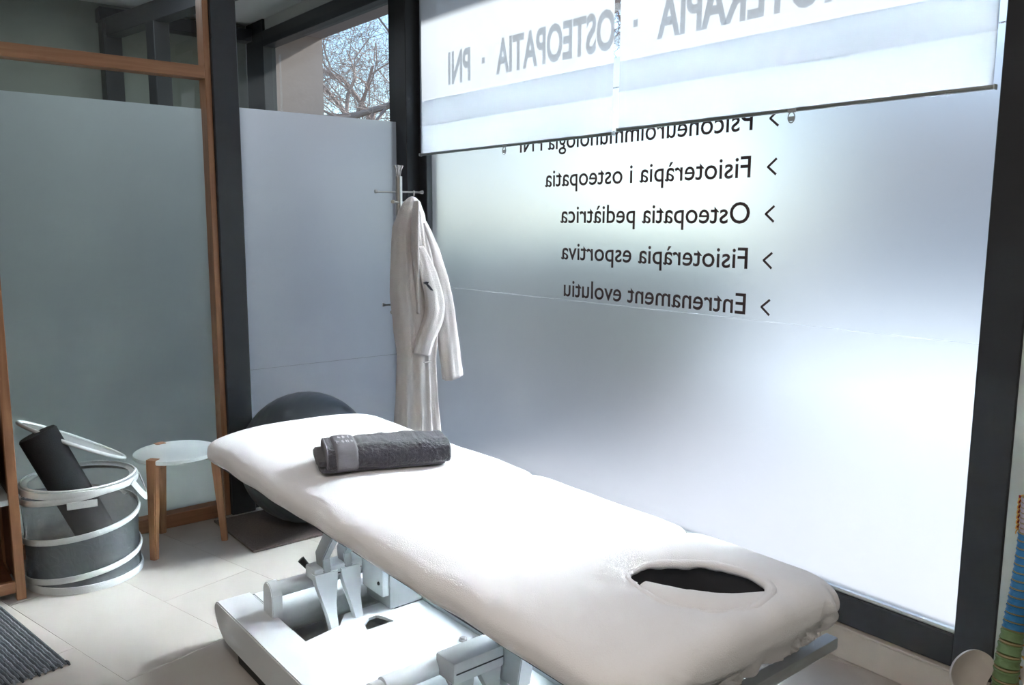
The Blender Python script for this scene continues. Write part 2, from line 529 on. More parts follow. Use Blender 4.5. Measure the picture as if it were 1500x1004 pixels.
frosted_slab('frosted_strip', 1.015, 3.99, 2.078, 2.20, w1)
check_normal(pane('clear_pane', GX, 1.015, 3.99, 2.20, 2.81, m_glass, w1), (-1, 0, 0))
box('film_edge', (GX - 0.0015, 1.016, 2.073), (GX + 0.0015, 3.989, 2.078), m_letter_grey, w1, 0)
# a thin horizontal joint where two sheets of film meet
box('film_joint', (GX - 0.0012, 1.016, 1.1435), (GX - 0.0004, 3.989, 1.1455), m_joint, w1, 0)

def cap_height():
    cu = bpy.data.curves.new('probe', 'FONT'); cu.body = 'E'; cu.size = 1.0
    o = bpy.data.objects.new('probe', cu); COL.objects.link(o); bpy.context.view_layer.update()
    me = bpy.data.meshes.new_from_object(o.evaluated_get(bpy.context.evaluated_depsgraph_get()))
    h = max(v.co.y for v in me.vertices)
    COL.objects.unlink(o); bpy.data.objects.remove(o); bpy.data.meshes.remove(me)
    return h
CAP_H = cap_height()
def lettering(name, txt, y_start, z_base, cap, width, m, parent, x, bold=0.0, flip=False, track=1.0, shear=0.0):
    cu = bpy.data.curves.new(name, 'FONT')
    cu.body = txt; cu.size = 1.0; cu.offset = bold; cu.resolution_u = 4; cu.space_character = track; cu.extrude = 0.0
    o = bpy.data.objects.new(name, cu); COL.objects.link(o)
    bpy.context.view_layer.update()
    dg = bpy.context.evaluated_depsgraph_get()
    me = bpy.data.meshes.new_from_object(o.evaluated_get(dg))
    COL.objects.unlink(o); bpy.data.objects.remove(o)
    xs = [v.co.x for v in me.vertices]
    cap_h = CAP_H
    sx = width / (max(xs) - min(xs)); x0 = min(xs); sy = cap / cap_h
    for v in me.vertices:
        px, py = (v.co.x - x0) * sx, v.co.y * sy
        v.co = Vector((x, y_start + px, z_base + py))
    bm = bmesh.new(); bm.from_mesh(me)
    g = bmesh.ops.extrude_face_region(bm, geom=bm.faces[:])
    bmesh.ops.translate(bm, vec=(0.0006, 0, 0), verts=[q for q in g['geom'] if isinstance(q, bmesh.types.BMVert)])
    bmesh.ops.recalc_face_normals(bm, faces=bm.faces[:]); bm.to_mesh(me); bm.free()
    return link(name, me, m, parent)
LX = GX - 0.0022
rows = [('Psiconeuroimmunologia PNI', 1.843, 1.870, 1.335), ('Fisioteràpia i osteopatia', 1.672, 1.870, 1.147),
        ('Osteopatia pediàtrica', 1.5035, 1.865, 1.040), ('Fisioteràpia esportiva', 1.335, 1.866, 1.031), ('Entrenament evolutiu', 1.163, 1.866, 1.010)]
for t, z, y, w in rows:
    lettering('lettering', t, y, z, 0.0775, w, m_letter, w1, LX, bold=0.006)
    c = 0.0285                                     # the ">" before each line, drawn as a thin chevron
    bm = bmesh.new()
    zc = z + 0.034
    for sgn in (1, -1):
        a = Vector((LX, 1.797, zc)); b = Vector((LX, 1.762, zc + sgn * c))
        d = (b - a).normalized(); nn = Vector((0, -d.z, d.y)) * 0.0042
        q = [a - nn - d * 0.002, a + nn - d * 0.002, b + nn, b - nn]
        v = [bm.verts.new(p) for p in q] + [bm.verts.new(p + Vector((0.0006, 0, 0))) for p in q]
        bm.faces.new(v[:4]); bm.faces.new(v[4:][::-1])
        for k in range(4): bm.faces.new((v[k], v[k + 4], v[(k + 1) % 4 + 4], v[(k + 1) % 4]))
    from_bm('chevron', bm, m_letter, w1)
ZB = 2.262
for t, y, w in (('FISIOTERÀPIA', 1.36, 0.925), ('OSTEOPATIA', 2.515, 0.80), ('PNI', 3.527, 0.20)):
    lettering('lettering', t, y, ZB, 0.152, w, m_letter_grey, w1, LX, bold=0.03)
for y in (2.40, 3.42):
    box('dot', (LX, y - 0.012, ZB + 0.062), (LX + 0.0006, y + 0.012, ZB + 0.090), m_letter_grey, w1, 0)
lettering('lettering', 'HORARI', 1.190, 2.108, 0.038, 0.20, m_letter_grey, w1, LX, bold=0.012)
lettering('lettering', '(Dilluns a Divendres)', 1.405, 2.108, 0.036, 0.42, m_letter_grey, w1, LX)

# ---------------------------------------------------------------- roller blinds
def blind(y0, y1, label, z_bot, tag_y):
    t = thing('roller_blind', label, 'blind', (2.597, (y0 + y1) / 2, z_bot), 0, 'roller blinds in the shop window')
    w = (y1 - y0) / 2
    zt = 2.86 - z_bot
    n = 40
    v, f = [], []
    for i in range(n + 1):
        y = -w + 2 * w * i / n
        for z in (0.004, 0.145, 0.148, 0.155, 0.158, 0.5, zt):
            bulge = 0.0016 if 0.147 < z < 0.156 else 0
            v.append((-bulge + 0.0012 * math.sin(i * 0.55 + z * 4), y, z))
    for i in range(n):
        for k in range(6):
            a = i * 7 + k
            f.append((a, a + 1, a + 8, a + 7))
    cl = from_data('fabric', v, f, m_blind, t, True)
    box('hem_bar', (-0.008, -w - 0.004, -0.008), (0.010, w + 0.004, 0.004), m_hem_bar, t, 0.002, 2)
    box('end_cap', (-0.010, -w - 0.008, -0.010), (0.012, -w - 0.003, 0.006), m_white_lacq, t, 0.002, 2)
    box('end_cap', (-0.010, w + 0.003, -0.010), (0.012, w + 0.008, 0.006), m_white_lacq, t, 0.002, 2)
    tube('roller', [(0.0, -w, zt), (0.0, w, zt)], 0.03, m_powder, t, 16)
    # the small pull ring clipped to the bar
    yc = tag_y - (y0 + y1) / 2
    bm = bmesh.new()
    b_box(bm, (-0.012, yc - 0.016, -0.012), (-0.008, yc + 0.016, 0.002), 0.001, 1)
    pts = [(-0.011, yc + 0.013 * math.cos(a), -0.028 + 0.018 * math.sin(a)) for a in [math.pi * 2 * k / 16 for k in range(17)]]
    b_tube(bm, pts, 0.0022, 6, False)
    b_box(bm, (-0.013, yc - 0.012, -0.040), (-0.010, yc + 0.012, -0.024), 0.001, 1)
    from_bm('pull_ring', bm, m_powder_g, t, True, 40)
    return t
blind(2.528, 4.005, 'left white roller blind half lowered, its edge on the black corner post', 1.879, 3.245)
blind(1.032, 2.492, 'right white roller blind half lowered, the one farther from the robe', 1.891, 1.668)

# ---------------------------------------------------------------- glazed left wall
t1 = struct(box('trim_1', (1.482, 4.10, 0.0), (1.608, 4.24, H), m_black, bevel=0.004, seg=1))     # steel post
t2 = struct(box('trim_2', (2.538, 4.062, 0.0), (2.70, 4.24, H), m_black, bevel=0.004, seg=1))   # corner post
w2 = sempty('window_2')
def pane_y(name, x0, x1, y0, y1, z0, z1, m, parent):
    return check_normal(from_data(name, [(x0, y0, z0), (x1, y1, z0), (x1, y1, z1), (x0, y0, z1)], [(0, 1, 2, 3)], m, parent), (0, -1, 0))
PY = 4.17
pane_y('frosted_pane', 1.6, 2.55, PY, PY, 0.05, 2.066, m_frost_corner, w2)
pane_y('clear_pane', 1.6, 2.55, PY, PY, 2.066, H - 0.05, m_glass, w2)
box('bottom_rail', (1.608, 4.14, 0.0), (2.538, 4.20, 0.06), m_black, w2, 0.003, 1)
box('top_rail', (1.608, 4.14, H - 0.06), (2.538, 4.20, H), m_black, w2, 0.003, 1)
box('film_joint', (1.61, PY - 0.0012, 0.735), (2.537, PY - 0.0004, 0.738), m_joint, w2, 0)

w3 = sempty('window_3')
box('post', (1.452, 4.118, 0.0), (1.481, 4.205, H), m_wood_z, w3, 0.002, 1)
box('post', (-0.72, 4.118, 0.0), (-0.68, 4.205, H), m_wood_z, w3, 0.002, 1)
box('cross_beam', (-0.68, 4.118, 2.180), (1.452, 4.200, 2.238), m_wood_x, w3, 0.002, 1)
box('bottom_rail', (-0.68, 4.118, 0.0), (1.452, 4.200, 0.068), m_wood_x, w3, 0.002, 1)
box('top_rail', (-0.68, 4.118, H - 0.06), (1.452, 4.200, H), m_wood_x, w3, 0.002, 1)
ty = math.tan(rad(1.75))
def yy_(x): return 4.192 - (1.46 - x) * ty
pane_y('frosted_pane', -0.69, 1.46, yy_(-0.69), yy_(1.46), 0.05, 2.046, m_frost_in, w3)
pane_y('clear_pane', -0.69, 1.46, yy_(-0.69), yy_(1.46), 2.046, H - 0.05, m_glass_low, w3)

# ---------------------------------------------------------------- the next room seen through the glass
struct(box('floor', (XL, 4.21, -0.004), (2.62, 6.5, 0.0), m_tile, bevel=0))
struct(box('ceiling', (XL, 4.2, H), (2.9, 6.6, H + 0.15), m_ceiling, bevel=0))
struct(box('wall_far', (XL, 6.5, 0), (2.62, 6.6, H), m_wall_far, bevel=0))
struct(box('trim_3', (1.55, 6.38, 2.865), (2.62, 6.498, 2.955), m_black, bevel=0.003, seg=1))
w4 = sempty('window_4')
box('frame_stile', (2.62, 6.18, 0.0), (2.72, 6.50, H - 0.002), m_black, w4, 0.003, 1)
box('frame_stile', (2.62, 4.241, 0.0), (2.72, 4.32, H - 0.002), m_black, w4, 0.003, 1)
box('top_rail', (2.62, 4.32, 2.80), (2.72, 6.18, 2.91), m_black, w4, 0.003, 1)
box('bottom_rail', (2.62, 4.32, 0.0), (2.72, 6.18, 0.226), m_black, w4, 0.003, 1)
box('infill', (2.64, 4.32, 2.91), (2.70, 6.18, H - 0.002), m_ceiling, w4, 0)
frosted_slab('frosted_pane', 4.31, 6.19, 0.22, 2.073, w4)
check_normal(pane('clear_pane', GX, 4.31, 6.19, 2.073, 2.81, m_glass, w4), (-1, 0, 0))
# pane reflection of a window frame, built solid: uprights and a header
d1 = sempty('reflected_frame_1')
box('reflected_post', (1.555, 6.34, 0), (1.675, 6.46, 2.870), m_black, d1, 0.003, 1)
ca = Vector((1.615, 6.40, 0)); cb = Vector((1.728, 5.72, 0))
dd = (cb - ca); ln = dd.length; mt = Matrix.Translation(ca) @ Matrix.Rotation(math.atan2(dd.y, dd.x), 4, 'Z')
box('header', (-0.05, -0.05, 2.755), (ln + 1.40, 0.05, 2.875), m_black, d1, 0.003, 1, mt)
box('reflected_post', (ln - 0.055, -0.052, 0), (ln + 0.055, 0.052, 2.755), m_black, d1, 0.003, 1, mt)

# ---------------------------------------------------------------- outdoors
struct(box('ground_pavement', (2.70, -14, -0.30), (5.6, 26, -0.02), m_paving, bevel=0))
struct(box('ground_road', (5.6, -30, -0.30), (13.0, 60, -0.12), m_asphalt, bevel=0))
struct(box('ground_far_pavement', (13.0, -30, -0.30), (60, 60, -0.04), m_paving, bevel=0))
struct(box('ceiling_soffit', (2.70, -6, H), (3.28, 6.9, H + 0.6), m_concrete, bevel=0))
struct(box('wall_fin', (2.70, 6.52, -0.02), (3.275, 6.9, H), m_concrete, bevel=0))
struct(box('wall_outer', (2.70, YN, -0.02), (2.86, 0.9, H), m_concrete, bevel=0))

def bare_tree_mesh(seed, height, spread, levels=5, bias=(0, 0, 0)):
    rg = random.Random(seed)
    big, small = bmesh.new(), ([], [])
    def seg_tube(pts, r0, r1, n):
        V, F = small
        prev = None
        for i, p in enumerate(pts):
            d = (pts[min(i + 1, len(pts) - 1)] - pts[max(i - 1, 0)]).normalized()
            x = d.orthogonal().normalized(); y = d.cross(x)
            r = r0 + (r1 - r0) * i / (len(pts) - 1)
            base = len(V)
            for k in range(n):
                a = 2 * math.pi * k / n
                V.append(p + r * (math.cos(a) * x + math.sin(a) * y))
            if prev is not None:
                for k in range(n):
                    F.append((prev + k, prev + (k + 1) % n, base + (k + 1) % n, base + k))
            prev = base
    def grow(p, d, L, r, lev):
        pts = [p.copy()]
        ns = 5 if lev < 3 else 3
        for i in range(ns):
            j = Vector((rg.gauss(0, 1), rg.gauss(0, 1), rg.gauss(0, 1))) * (0.16 + 0.04 * lev)
            d = (d + j + Vector((0, 0, 0.06 if lev < 4 else -0.03)) + Vector(bias) * 0.02).normalized()
            p = p + d * L / ns
            pts.append(p.copy())
        r1 = max(0.0022, r * (0.6 if lev < 3 else 0.4))
        if lev < 3: b_tube(big, pts, [r + (r1 - r) * k / ns for k in range(ns + 1)], 8 if lev < 2 else 6)
        else: seg_tube(pts, r, r1, 3)
        if lev >= levels: return
        nc = (6, 6, 6, 5, 4)[lev]
        for c in range(nc):
            t = 0.25 + 0.75 * (c + rg.random() * 0.8) / nc
            t = min(t, 0.999)
            k = int(t * ns); q = pts[k].lerp(pts[k + 1], t * ns - k)
            dv = (pts[k + 1] - pts[k]).normalized()
            az = rg.random() * 2 * math.pi
            o = dv.orthogonal().normalized(); o = Matrix.Rotation(az, 3, dv) @ o
            sp = spread * (0.7 + 0.6 * rg.random())
            nd = (dv * math.cos(sp) + o * math.sin(sp)).normalized()
            grow(q, nd, L * rg.uniform(0.5, 0.72), max(0.0032, r1 * rg.uniform(0.45, 0.7)), lev + 1)
    grow(Vector((0, 0, 0)), Vector((0, 0, 1)), height * 0.48, height * 0.018, 0)
    bmesh.ops.recalc_face_normals(big, faces=big.faces[:])
    mb = bpy.data.meshes.new('trunk'); big.to_mesh(mb); big.free(); mb.materials.append(m_bark)
    ms = bpy.data.meshes.new('twigs'); ms.from_pydata([tuple(v) for v in small[0]], [], small[1]); ms.update(); ms.materials.append(m_bark)
    return mb, ms
tm = [bare_tree_mesh(11, 9.0, 0.75), bare_tree_mesh(29, 8.0, 0.8)]
def tree(x, y, rz, sc, which, label):
    t = thing('bare_tree', label, 'tree', (x, y, -0.05), rz, 'bare winter trees along the street')
    t.scale = (sc, sc, sc)
    mb, ms = tm[which]
    o = bpy.data.objects.new('trunk', mb); COL.objects.link(o); o.parent = t
    o = bpy.data.objects.new('twigs', ms); COL.objects.link(o); o.parent = t; o['kind'] = 'stuff'
tree(8.2, 9.2, 0.4, 1.0, 0, 'bare tree nearest the corner pane, branching over blue sky')
tree(8.8, 5.7, 1.9, 1.0, 1, 'bare tree outside the shop window, a blur behind the film')
tree(8.5, 17.0, 2.6, 1.1, 1, 'farther bare tree behind the nearest one, its lower twigs filling the sky')
tree(14.5, 21.0, 4.0, 1.2, 0, 'bare tree across the street, only its brownish crown showing')

# clipped hedge in a long planter at the edge of the pavement
def hedge(y0, y1, x0, x1, z0, z1, label):
    t = thing('clipped_hedge', label, 'hedge', ((x0 + x1) / 2, (y0 + y1) / 2, -0.02))
    bm = bmesh.new()
    lx, ly = (x1 - x0) / 2, (y1 - y0) / 2
    b_box(bm, (-lx, -ly, z0 + 0.02), (lx, ly, z1), 0.05, 2)
    bmesh.ops.subdivide_edges(bm, edges=[e for e in bm.edges if e.calc_length() > 0.5], cuts=24, use_grid_fill=True)
    for v in bm.verts:
        v.co += Vector(noise.noise_vector(v.co * 3.1)) * 0.10 + Vector(noise.noise_vector(v.co * 11)) * 0.03
        v.co.z = max(v.co.z, 0.3)
    from_bm('foliage', bm, m_leaf, t, True)
    box('planter', (-lx - 0.03, -ly - 0.03, 0), (lx + 0.03, ly + 0.03, 0.32), m_concrete, t, 0.01, 1)
hedge(3.9, 13.0, 4.7, 5.4, 0.25, 1.45, 'dark clipped hedge in a concrete planter, blurred behind the frosted window')
# white strips added on the road to make the glow behind the film
for k in range(6):
    o = box('glow_strip', (6.2, 2.0 + k * 0.9, -0.12), (12.4, 2.5 + k * 0.9, -0.112), m_glow_strip, bevel=0)
    tag(o, 'white strip added on the dark road to make the glow behind the film', 'added reflector', 'strips added for the glow')
# building across the street
bd = thing('street_building', 'pale rendered building across the street, a grey blur behind the film', 'building', (26, 6, -0.05))
box('wall', (0, -16, 0), (8, 12, 6.5), m_facade, bd, 0)
box('roof', (-0.3, -16.3, 6.5), (8.3, 12.3, 6.8), m_concrete, bd, 0)
for fl in range(2):
    for k in range(9):
        f = box('window', (-0.06, -14.6 + k * 3, 1.0 + fl * 3), (0.02, -13.2 + k * 3, 2.7 + fl * 3), m_powder_g, bd, 0)
        box('pane', (-0.07, -14.5 + k * 3, 1.1 + fl * 3), (-0.055, -13.3 + k * 3, 2.6 + fl * 3), m_pane_far, f, 0)

# ---------------------------------------------------------------- treatment table
CX, HW = 1.320, 0.355
Y0, Y1 = 0.850, 2.975
ZB, ZT = 0.625, 0.748
GAPS = (1.293, 1.905)
tb = thing('treatment_table', 'long padded treatment table under a white fitted terry cover, face hole at its near end', 'massage table', (CX, (Y0 + Y1) / 2, 0))
def tl(p):                                        # world -> table-local
    return Vector((p[0] - CX, p[1] - (Y0 + Y1) / 2, p[2]))
hole_ctrl = [(1.262, 1.150), (1.330, 1.185), (1.415, 1.145), (1.478, 1.070), (1.482, 0.955), (1.385, 0.912), (1.285, 0.940), (1.238, 1.030)]
hole = [Vector((p.x, p.y)) for p in catmull([(x, y, 0) for x, y in hole_ctrl], 8)]
hc = sum(hole, Vector((0, 0))) / len(hole)
def hole_dist(x, y):                              # signed distance: negative inside
    p = Vector((x, y)); best = 9.0; inside = False
    n = len(hole)
    for i in range(n):
        a, b = hole[i], hole[(i + 1) % n]
        ab = b - a; t = max(0, min(1, (p - a).dot(ab) / ab.length_squared))
        best = min(best, (p - a - ab * t).length)
        if (a.y > p.y) != (b.y > p.y) and p.x < (b.x - a.x) * (p.y - a.y) / (b.y - a.y) + a.x:
            inside = not inside
    return -best if inside else best
def profile(y):
    e0, e1 = y - Y0, Y1 - y
    hw = HW
    for e, R in ((e0, 0.13), (e1, 0.10)):
        if e < R: hw -= R - math.sqrt(max(0, R * R - (R - e) ** 2))
    vh = 1.0
    for e, r in ((e0, 0.075), (e1, 0.075)):
        if e < r: vh = min(vh, max(0.06, (1 - (1 - e / r) ** 2.4) ** (1 / 2.4)))
    notch, dip = 0.0, 0.0
    for g in GAPS:
        e = abs(y - g)
        if e < 0.06:
            notch = max(notch, 0.060 - math.sqrt(max(0, 0.06 ** 2 - (0.06 - e) ** 2)))
        dip += 0.012 * math.exp(-(e / 0.020) ** 2)
    return hw, vh, notch, dip
ys = []
y = Y0
while y < Y1:
    ys.append(y)
    y += 0.004 if (y < 0.95 or y > 2.88) else (0.0075 if y < 1.34 or 1.86 < y < 1.95 else 0.012)
ys.append(Y1)
NR = 170
rings = []
zc = (ZB + ZT) / 2
for y in ys:
    hw, vh, notch, dip = profile(y)
    ring = []
    for k in range(NR):
        a = 2 * math.pi * k / NR
        c, s = math.cos(a), math.sin(a)
        ex = 2 / 3.0
        ux = math.copysign(abs(c) ** ex, c); uz = math.copysign(abs(s) ** ex, s)
        x = CX + hw * ux
        if ux > 0: x -= notch * min(1, ux * ux) * 0.85
        else: x += notch * 0.03 * ux * ux
        z = zc + (ZT - ZB) / 2 * uz * vh
        if uz > 0:
            z -= dip * (0.25 + 0.75 * max(0, ux))
            z += 0.006 * (1 - ux * ux)                     # slightly crowned padding
        else:
            # the near long side hangs a touch lower and tucks under
            x -= 0.010 * ux * (-uz) ** 3
        if y < 1.3 and uz > 0:
            d = hole_dist(x, y)
            if d < 0.05:
                z -= 0.010 * (1 - max(0, d) / 0.05) ** 2
            if d < 0.16 and d > 0:                         # cloth pulled toward the hole
                z += 0.0035 * math.sin(math.atan2(y - hc.y, x - hc.x) * 9 + d * 20) * (1 - d / 0.16) * min(1, d / 0.02)
        # gathered folds round the near end and soft creases along the near side
        g = max(0, 1 - (y - Y0) / 0.20)
        if g and uz < 0.75:
            w = math.sin(x * 95 + noise.noise(Vector((x * 9, 0, z * 9))) * 5)
            nrm = 0.011 * g * w * (1 - max(0, uz)) 
            y_off = nrm
        else:
            y_off = 0
        n3 = noise.noise(Vector((x * 5, y * 5, z * 7)))
        n4 = noise.noise(Vector((x * 17, y * 7, z * 12)))
        side = 1 if ux < -0.6 else 0.3
        z += (0.0035 * n3 + 0.0022 * n4 * side) * vh
        x += (0.004 * n3 + 0.0025 * n4) * (1 if abs(ux) > 0.9 else 0)
        ring.append(tl((x, y + y_off, z)))
    rings.append(ring)
bm = bmesh.new()
vr = [[bm.verts.new(p) for p in r] for r in rings]
for i, (a, b) in enumerate(zip(vr, vr[1:])):
    for k in range(NR):
        k2 = (k + 1) % NR
        if ys[i] < 1.25:
            c = (a[k].co + a[k2].co + b[k].co + b[k2].co) / 4
            if c.z > 0.70 and hole_dist(c.x + CX, c.y + (Y0 + Y1) / 2) < -0.005: continue
        bm.faces.new((a[k], a[k2], b[k2], b[k]))
bm.faces.new(vr[0][::-1]); bm.faces.new(vr[-1])
from_bm('terry_cover', bm, m_cover, tb, True)
# dark upholstery inside: three cushions showing at the notches; the head cushion has the breathing hole
def cushion(name, ya, yb, holes=()):
    o = [(-0.325, ya), (-0.30, ya - 0.012), (0.320, ya - 0.012), (0.326, ya), (0.326, yb), (0.320, yb + 0.012), (-0.30, yb + 0.012), (-0.325, yb)]
    return prism(name, o, 0.058, m_dark_uph, tb, Matrix.Translation((0, 0, 0.640)), holes)
yo = (Y0 + Y1) / 2
hl = [((p.x - hc.x) * 1.03 + hc.x - CX, (p.y - hc.y) * 1.03 + hc.y - yo) for p in hole[::2]]
cushion('cushion', Y0 + 0.09 - yo, GAPS[0] - 0.02 - yo, [hl])
cushion('cushion', GAPS[0] + 0.02 - yo, GAPS[1] - 0.02 - yo)
cushion('cushion', GAPS[1] + 0.02 - yo, Y1 - 0.09 - yo)
# dark lining of the hole
bm = bmesh.new()
lo_, up_ = [], []
for p in hole[::2]:
    up_.append(bm.verts.new(tl((hc.x + (p.x - hc.x) * 1.02, hc.y + (p.y - hc.y) * 1.02, 0.738))))
    lo_.append(bm.verts.new(tl((hc.x + (p.x - hc.x) * 0.92, hc.y + (p.y - hc.y) * 0.92, 0.630))))
for k in range(len(up_)):
    bm.faces.new((up_[k], lo_[k], lo_[(k + 1) % len(up_)], up_[(k + 1) % len(up_)]))
bm.faces.new(lo_)
from_bm('hole_lining', bm, m_dark_uph, tb, True, 60)
# rolled elastic hem round the opening
rg = random.Random(7)
hp, hr = [], []
for i, p in enumerate(hole):
    a = math.atan2(p.y - hc.y, p.x - hc.x)
    d = 1.0 + 0.008 - 0.05 * max(0, noise.noise(Vector((p.x * 22, p.y * 22, 3))))
    hp.append(tl((hc.x + (p.x - hc.x) * d, hc.y + (p.y - hc.y) * d, 0.741 + 0.004 * noise.noise(Vector((p.x * 30, p.y * 30, 1))))))
    hr.append(0.0085 + 0.004 * noise.noise(Vector((p.x * 40, p.y * 40, 9))) + (0.004 if p.x > hc.x else 0))
hp.append(hp[0]); hr.append(hr[0])
tube('rolled_hem', hp, hr, m_cover, tb, 10, 0.8)
# padded bolster filling the near side of the opening
bm = bmesh.new()
bol = [((1.288, 1.135), 0.014), ((1.292, 1.09), 0.040), ((1.304, 1.035), 0.058), ((1.332, 0.990), 0.060), ((1.374, 0.960), 0.048), ((1.422, 0.942), 0.030), ((1.456, 0.935), 0.012)]
pts = catmull([(p[0], p[1], 0) for p, r in bol], 5, False)
rr = []
for i in range(len(bol) - 1):
    for k in range(5): rr.append(bol[i][1] + (bol[i + 1][1] - bol[i][1]) * k / 5)
rr.append(bol[-1][1])
b_tube(bm, [tl((p.x, p.y, 0.740 - r * 0.60)) for p, r in zip(pts, rr)], rr, 18, True, 0.72)
from_bm('hole_bolster', bm, m_cover, tb, True)

# steel platform under the padding
pf = box('platform_rail', (-0.22, Y0 + 0.06 - yo, 0.590), (-0.175, Y1 - 0.1 - yo, 0.624), m_powder_g, tb, 0.004)
box('platform_rail', (0.175, Y0 + 0.06 - yo, 0.590), (0.22, Y1 - 0.1 - yo, 0.624), m_powder_g, tb, 0.004)
box('head_bar', (-0.18, 0.872 - yo, 0.578), (0.315, 0.902 - yo, 0.606), m_powder_g, tb, 0.004)
for yc in (1.30, 1.9, 2.75):
    box('cross_bar', (-0.175, yc - 0.02 - yo, 0.592), (0.175, yc + 0.02 - yo, 0.618), m_powder_g, tb, 0.003)

# lower chassis
def yz_prism(name, outline, x0, x1, m, bevel=0.004):
    mt = Matrix(((0, 0, 1, x0), (1, 0, 0, 0), (0, 1, 0, 0), (0, 0, 0, 1)))
    bm = bmesh.new()
    b_prism(bm, [(p[0] - yo, p[1]) for p in outline], x1 - x0, mt)
    bmesh.ops.recalc_face_normals(bm, faces=bm.faces[:])
    if bevel:
        es = [e for e in bm.edges if len(e.link_faces) == 2 and e.calc_face_angle(0) > 0.9]
        bmesh.ops.bevel(bm, geom=es, offset=bevel, segments=2, affect='EDGES')
    return from_bm(name, bm, m, tb, True, 32)
def arc(cy, cz, ry, rz, a0, a1, n=10):
    return [(cy + ry * math.cos(rad(a0 + (a1 - a0) * k / n)), cz + rz * math.sin(rad(a0 + (a1 - a0) * k / n))) for k in range(n + 1)]
side = [(0.95, 0.165)] + arc(2.815, 0.137, 0.03, 0.028, 90, 0, 6) + arc(2.72, 0.135, 0.125, 0.095, -5, -90, 10) + [(0.95, 0.04)]
for xa, xb in ((0.948, 1.074), (1.566, 1.692)):
    yz_prism('side_beam', side, xa - CX, xb - CX, m_powder)
    yz_prism('rubber_foot', [(1.0, 0.0), (2.655, 0.0), (2.665, 0.038), (1.0, 0.038)], xa + 0.01 - CX, xb - 0.02 - CX, m_rubber, 0.002)
cross = arc(2.795, 0.137, 0.03, 0.028, 90, 0, 6) + arc(2.76, 0.12, 0.06, 0.075, -5, -90, 6) + [(2.70, 0.045)] + arc(2.69, 0.105, 0.05, 0.06, 250, 90, 8)
yz_prism('cross_beam', cross, 1.075 - CX, 1.565 - CX, m_powder)
# pivot brackets, tube, curved lever blades
def T(p): return tl(p)
brk = [(2.575, 0.150)] + [(2.575, 0.24)] + arc(2.615, 0.245, 0.036, 0.036, 180, 0, 10) + [(2.655, 0.150)]
for xa in (1.052, 1.55):
    yz_prism('pivot_bracket', brk, xa - CX, xa + 0.038 - CX, m_powder, 0.003)
tube('pivot_tube', [T((1.09, 2.612, 0.248)), T((1.55, 2.612, 0.248))], 0.027, m_powder, tb, 20)
def blade(xa, xb, tilt):
    ol = [(2.40, 0.105), (2.43, 0.20), (2.50, 0.28), (2.60, 0.292), (2.60, 0.255), (2.545, 0.235), (2.475, 0.17), (2.452, 0.105)]
    ol = [(p.x, p.y) for p in catmull([(a, b, 0) for a, b in ol], 4)]
    return ol
def lever(xc, w_top, w_bot):
    # wide at the top, narrowing and curving to the foot, facing the viewer
    v = []
    st = [(0.300, 2.535, 1.0), (0.270, 2.53, 0.93), (0.235, 2.515, 0.72), (0.20, 2.50, 0.50), (0.165, 2.48, 0.36), (0.135, 2.465, 0.30), (0.108, 2.455, 0.30)]
    rings = []
    for z, yv, f in st:
        w = w_bot + (w_top - w_bot) * max(0, (f - 0.30) / 0.70)
        a = xc - w_top * 0.5 + (w_top - w) * 0.35; b = a + w
        th = 0.016
        rings.append([T((a, yv - th, z)), T((b, yv - th, z)), T((b + 0.006, yv, z)), T((b, yv + th, z)), T((a, yv + th, z)), T((a - 0.003, yv, z))])
    return loft('lever', rings, m_powder, tb, True, True, 40)
lever(1.228, 0.085, 0.028)
lever(1.322, 0.075, 0.028)
box('pivot_block', (1.185 - CX, 2.525 - yo, 0.272), (1.372 - CX, 2.60 - yo, 0.318), m_powder, tb, 0.008)
box('slot', (1.19 - CX, 2.5235 - yo, 0.285), (1.365 - CX, 2.5265 - yo, 0.2885), m_rubber, tb, 0)
for xa in (1.218, 1.30):
    yz_prism('lift_arm', [(2.52, 0.30), (2.575, 0.30), (2.585, 0.36), (2.40, 0.60), (2.33, 0.60), (2.53, 0.345)], xa - CX, xa + 0.03 - CX, m_powder_g, 0.003)
tube('knob', [T((1.20, 2.60, 0.30)), T((1.178, 2.615, 0.332))], [0.010, 0.013], m_rubber, tb, 12)
# big base plate with its D-shaped cut-out and corner notch
pl = [(1.076, 1.30), (1.56, 1.30), (1.56, 2.43), (1.43, 2.43), (1.43, 2.505), (1.285, 2.505), (1.245, 2.455), (1.235, 2.44), (1.076, 2.405)]
dh = [(1.288, 2.352), (1.394, 2.352)] + [(1.394 - 0.03 * k / 4, 2.352 + 0.075 * math.sin(rad(22.5 * k))) for k in range(1, 5)] + [(1.335, 2.425), (1.302, 2.395)]
prism('base_plate', [(a - CX, b - yo) for a, b in pl], 0.010, m_powder, tb, Matrix.Translation((0, 0, 0.128)), [[(a - CX, b - yo) for a, b in dh]])
for a, b in ((1.50, 2.093),):
    lathe('bolt', [(0, 0.012), (0.008, 0.012), (0.011, 0.008), (0.014, 0.008), (0.014, 0.0), (0, 0.0)], m_steel, tb, 16, Matrix.Translation(T((a, b, 0.138))))
# motor column
box('column', (1.425 - CX, 2.43 - yo, 0.138), (1.56 - CX, 2.60 - yo, 0.46), m_powder_g, tb, 0.006)
box('column_cover', (1.398 - CX, 2.435 - yo, 0.19), (1.425 - CX, 2.58 - yo, 0.44), m_powder, tb, 0.004)
for zz in (0.235, 0.335):
    lathe('screw', [(0, 0.004), (0.006, 0.004), (0.007, 0)], m_rubber, tb, 10, Matrix.Translation(T((1.398, 2.46, zz))) @ Matrix.Rotation(rad(-90), 4, 'Y'))
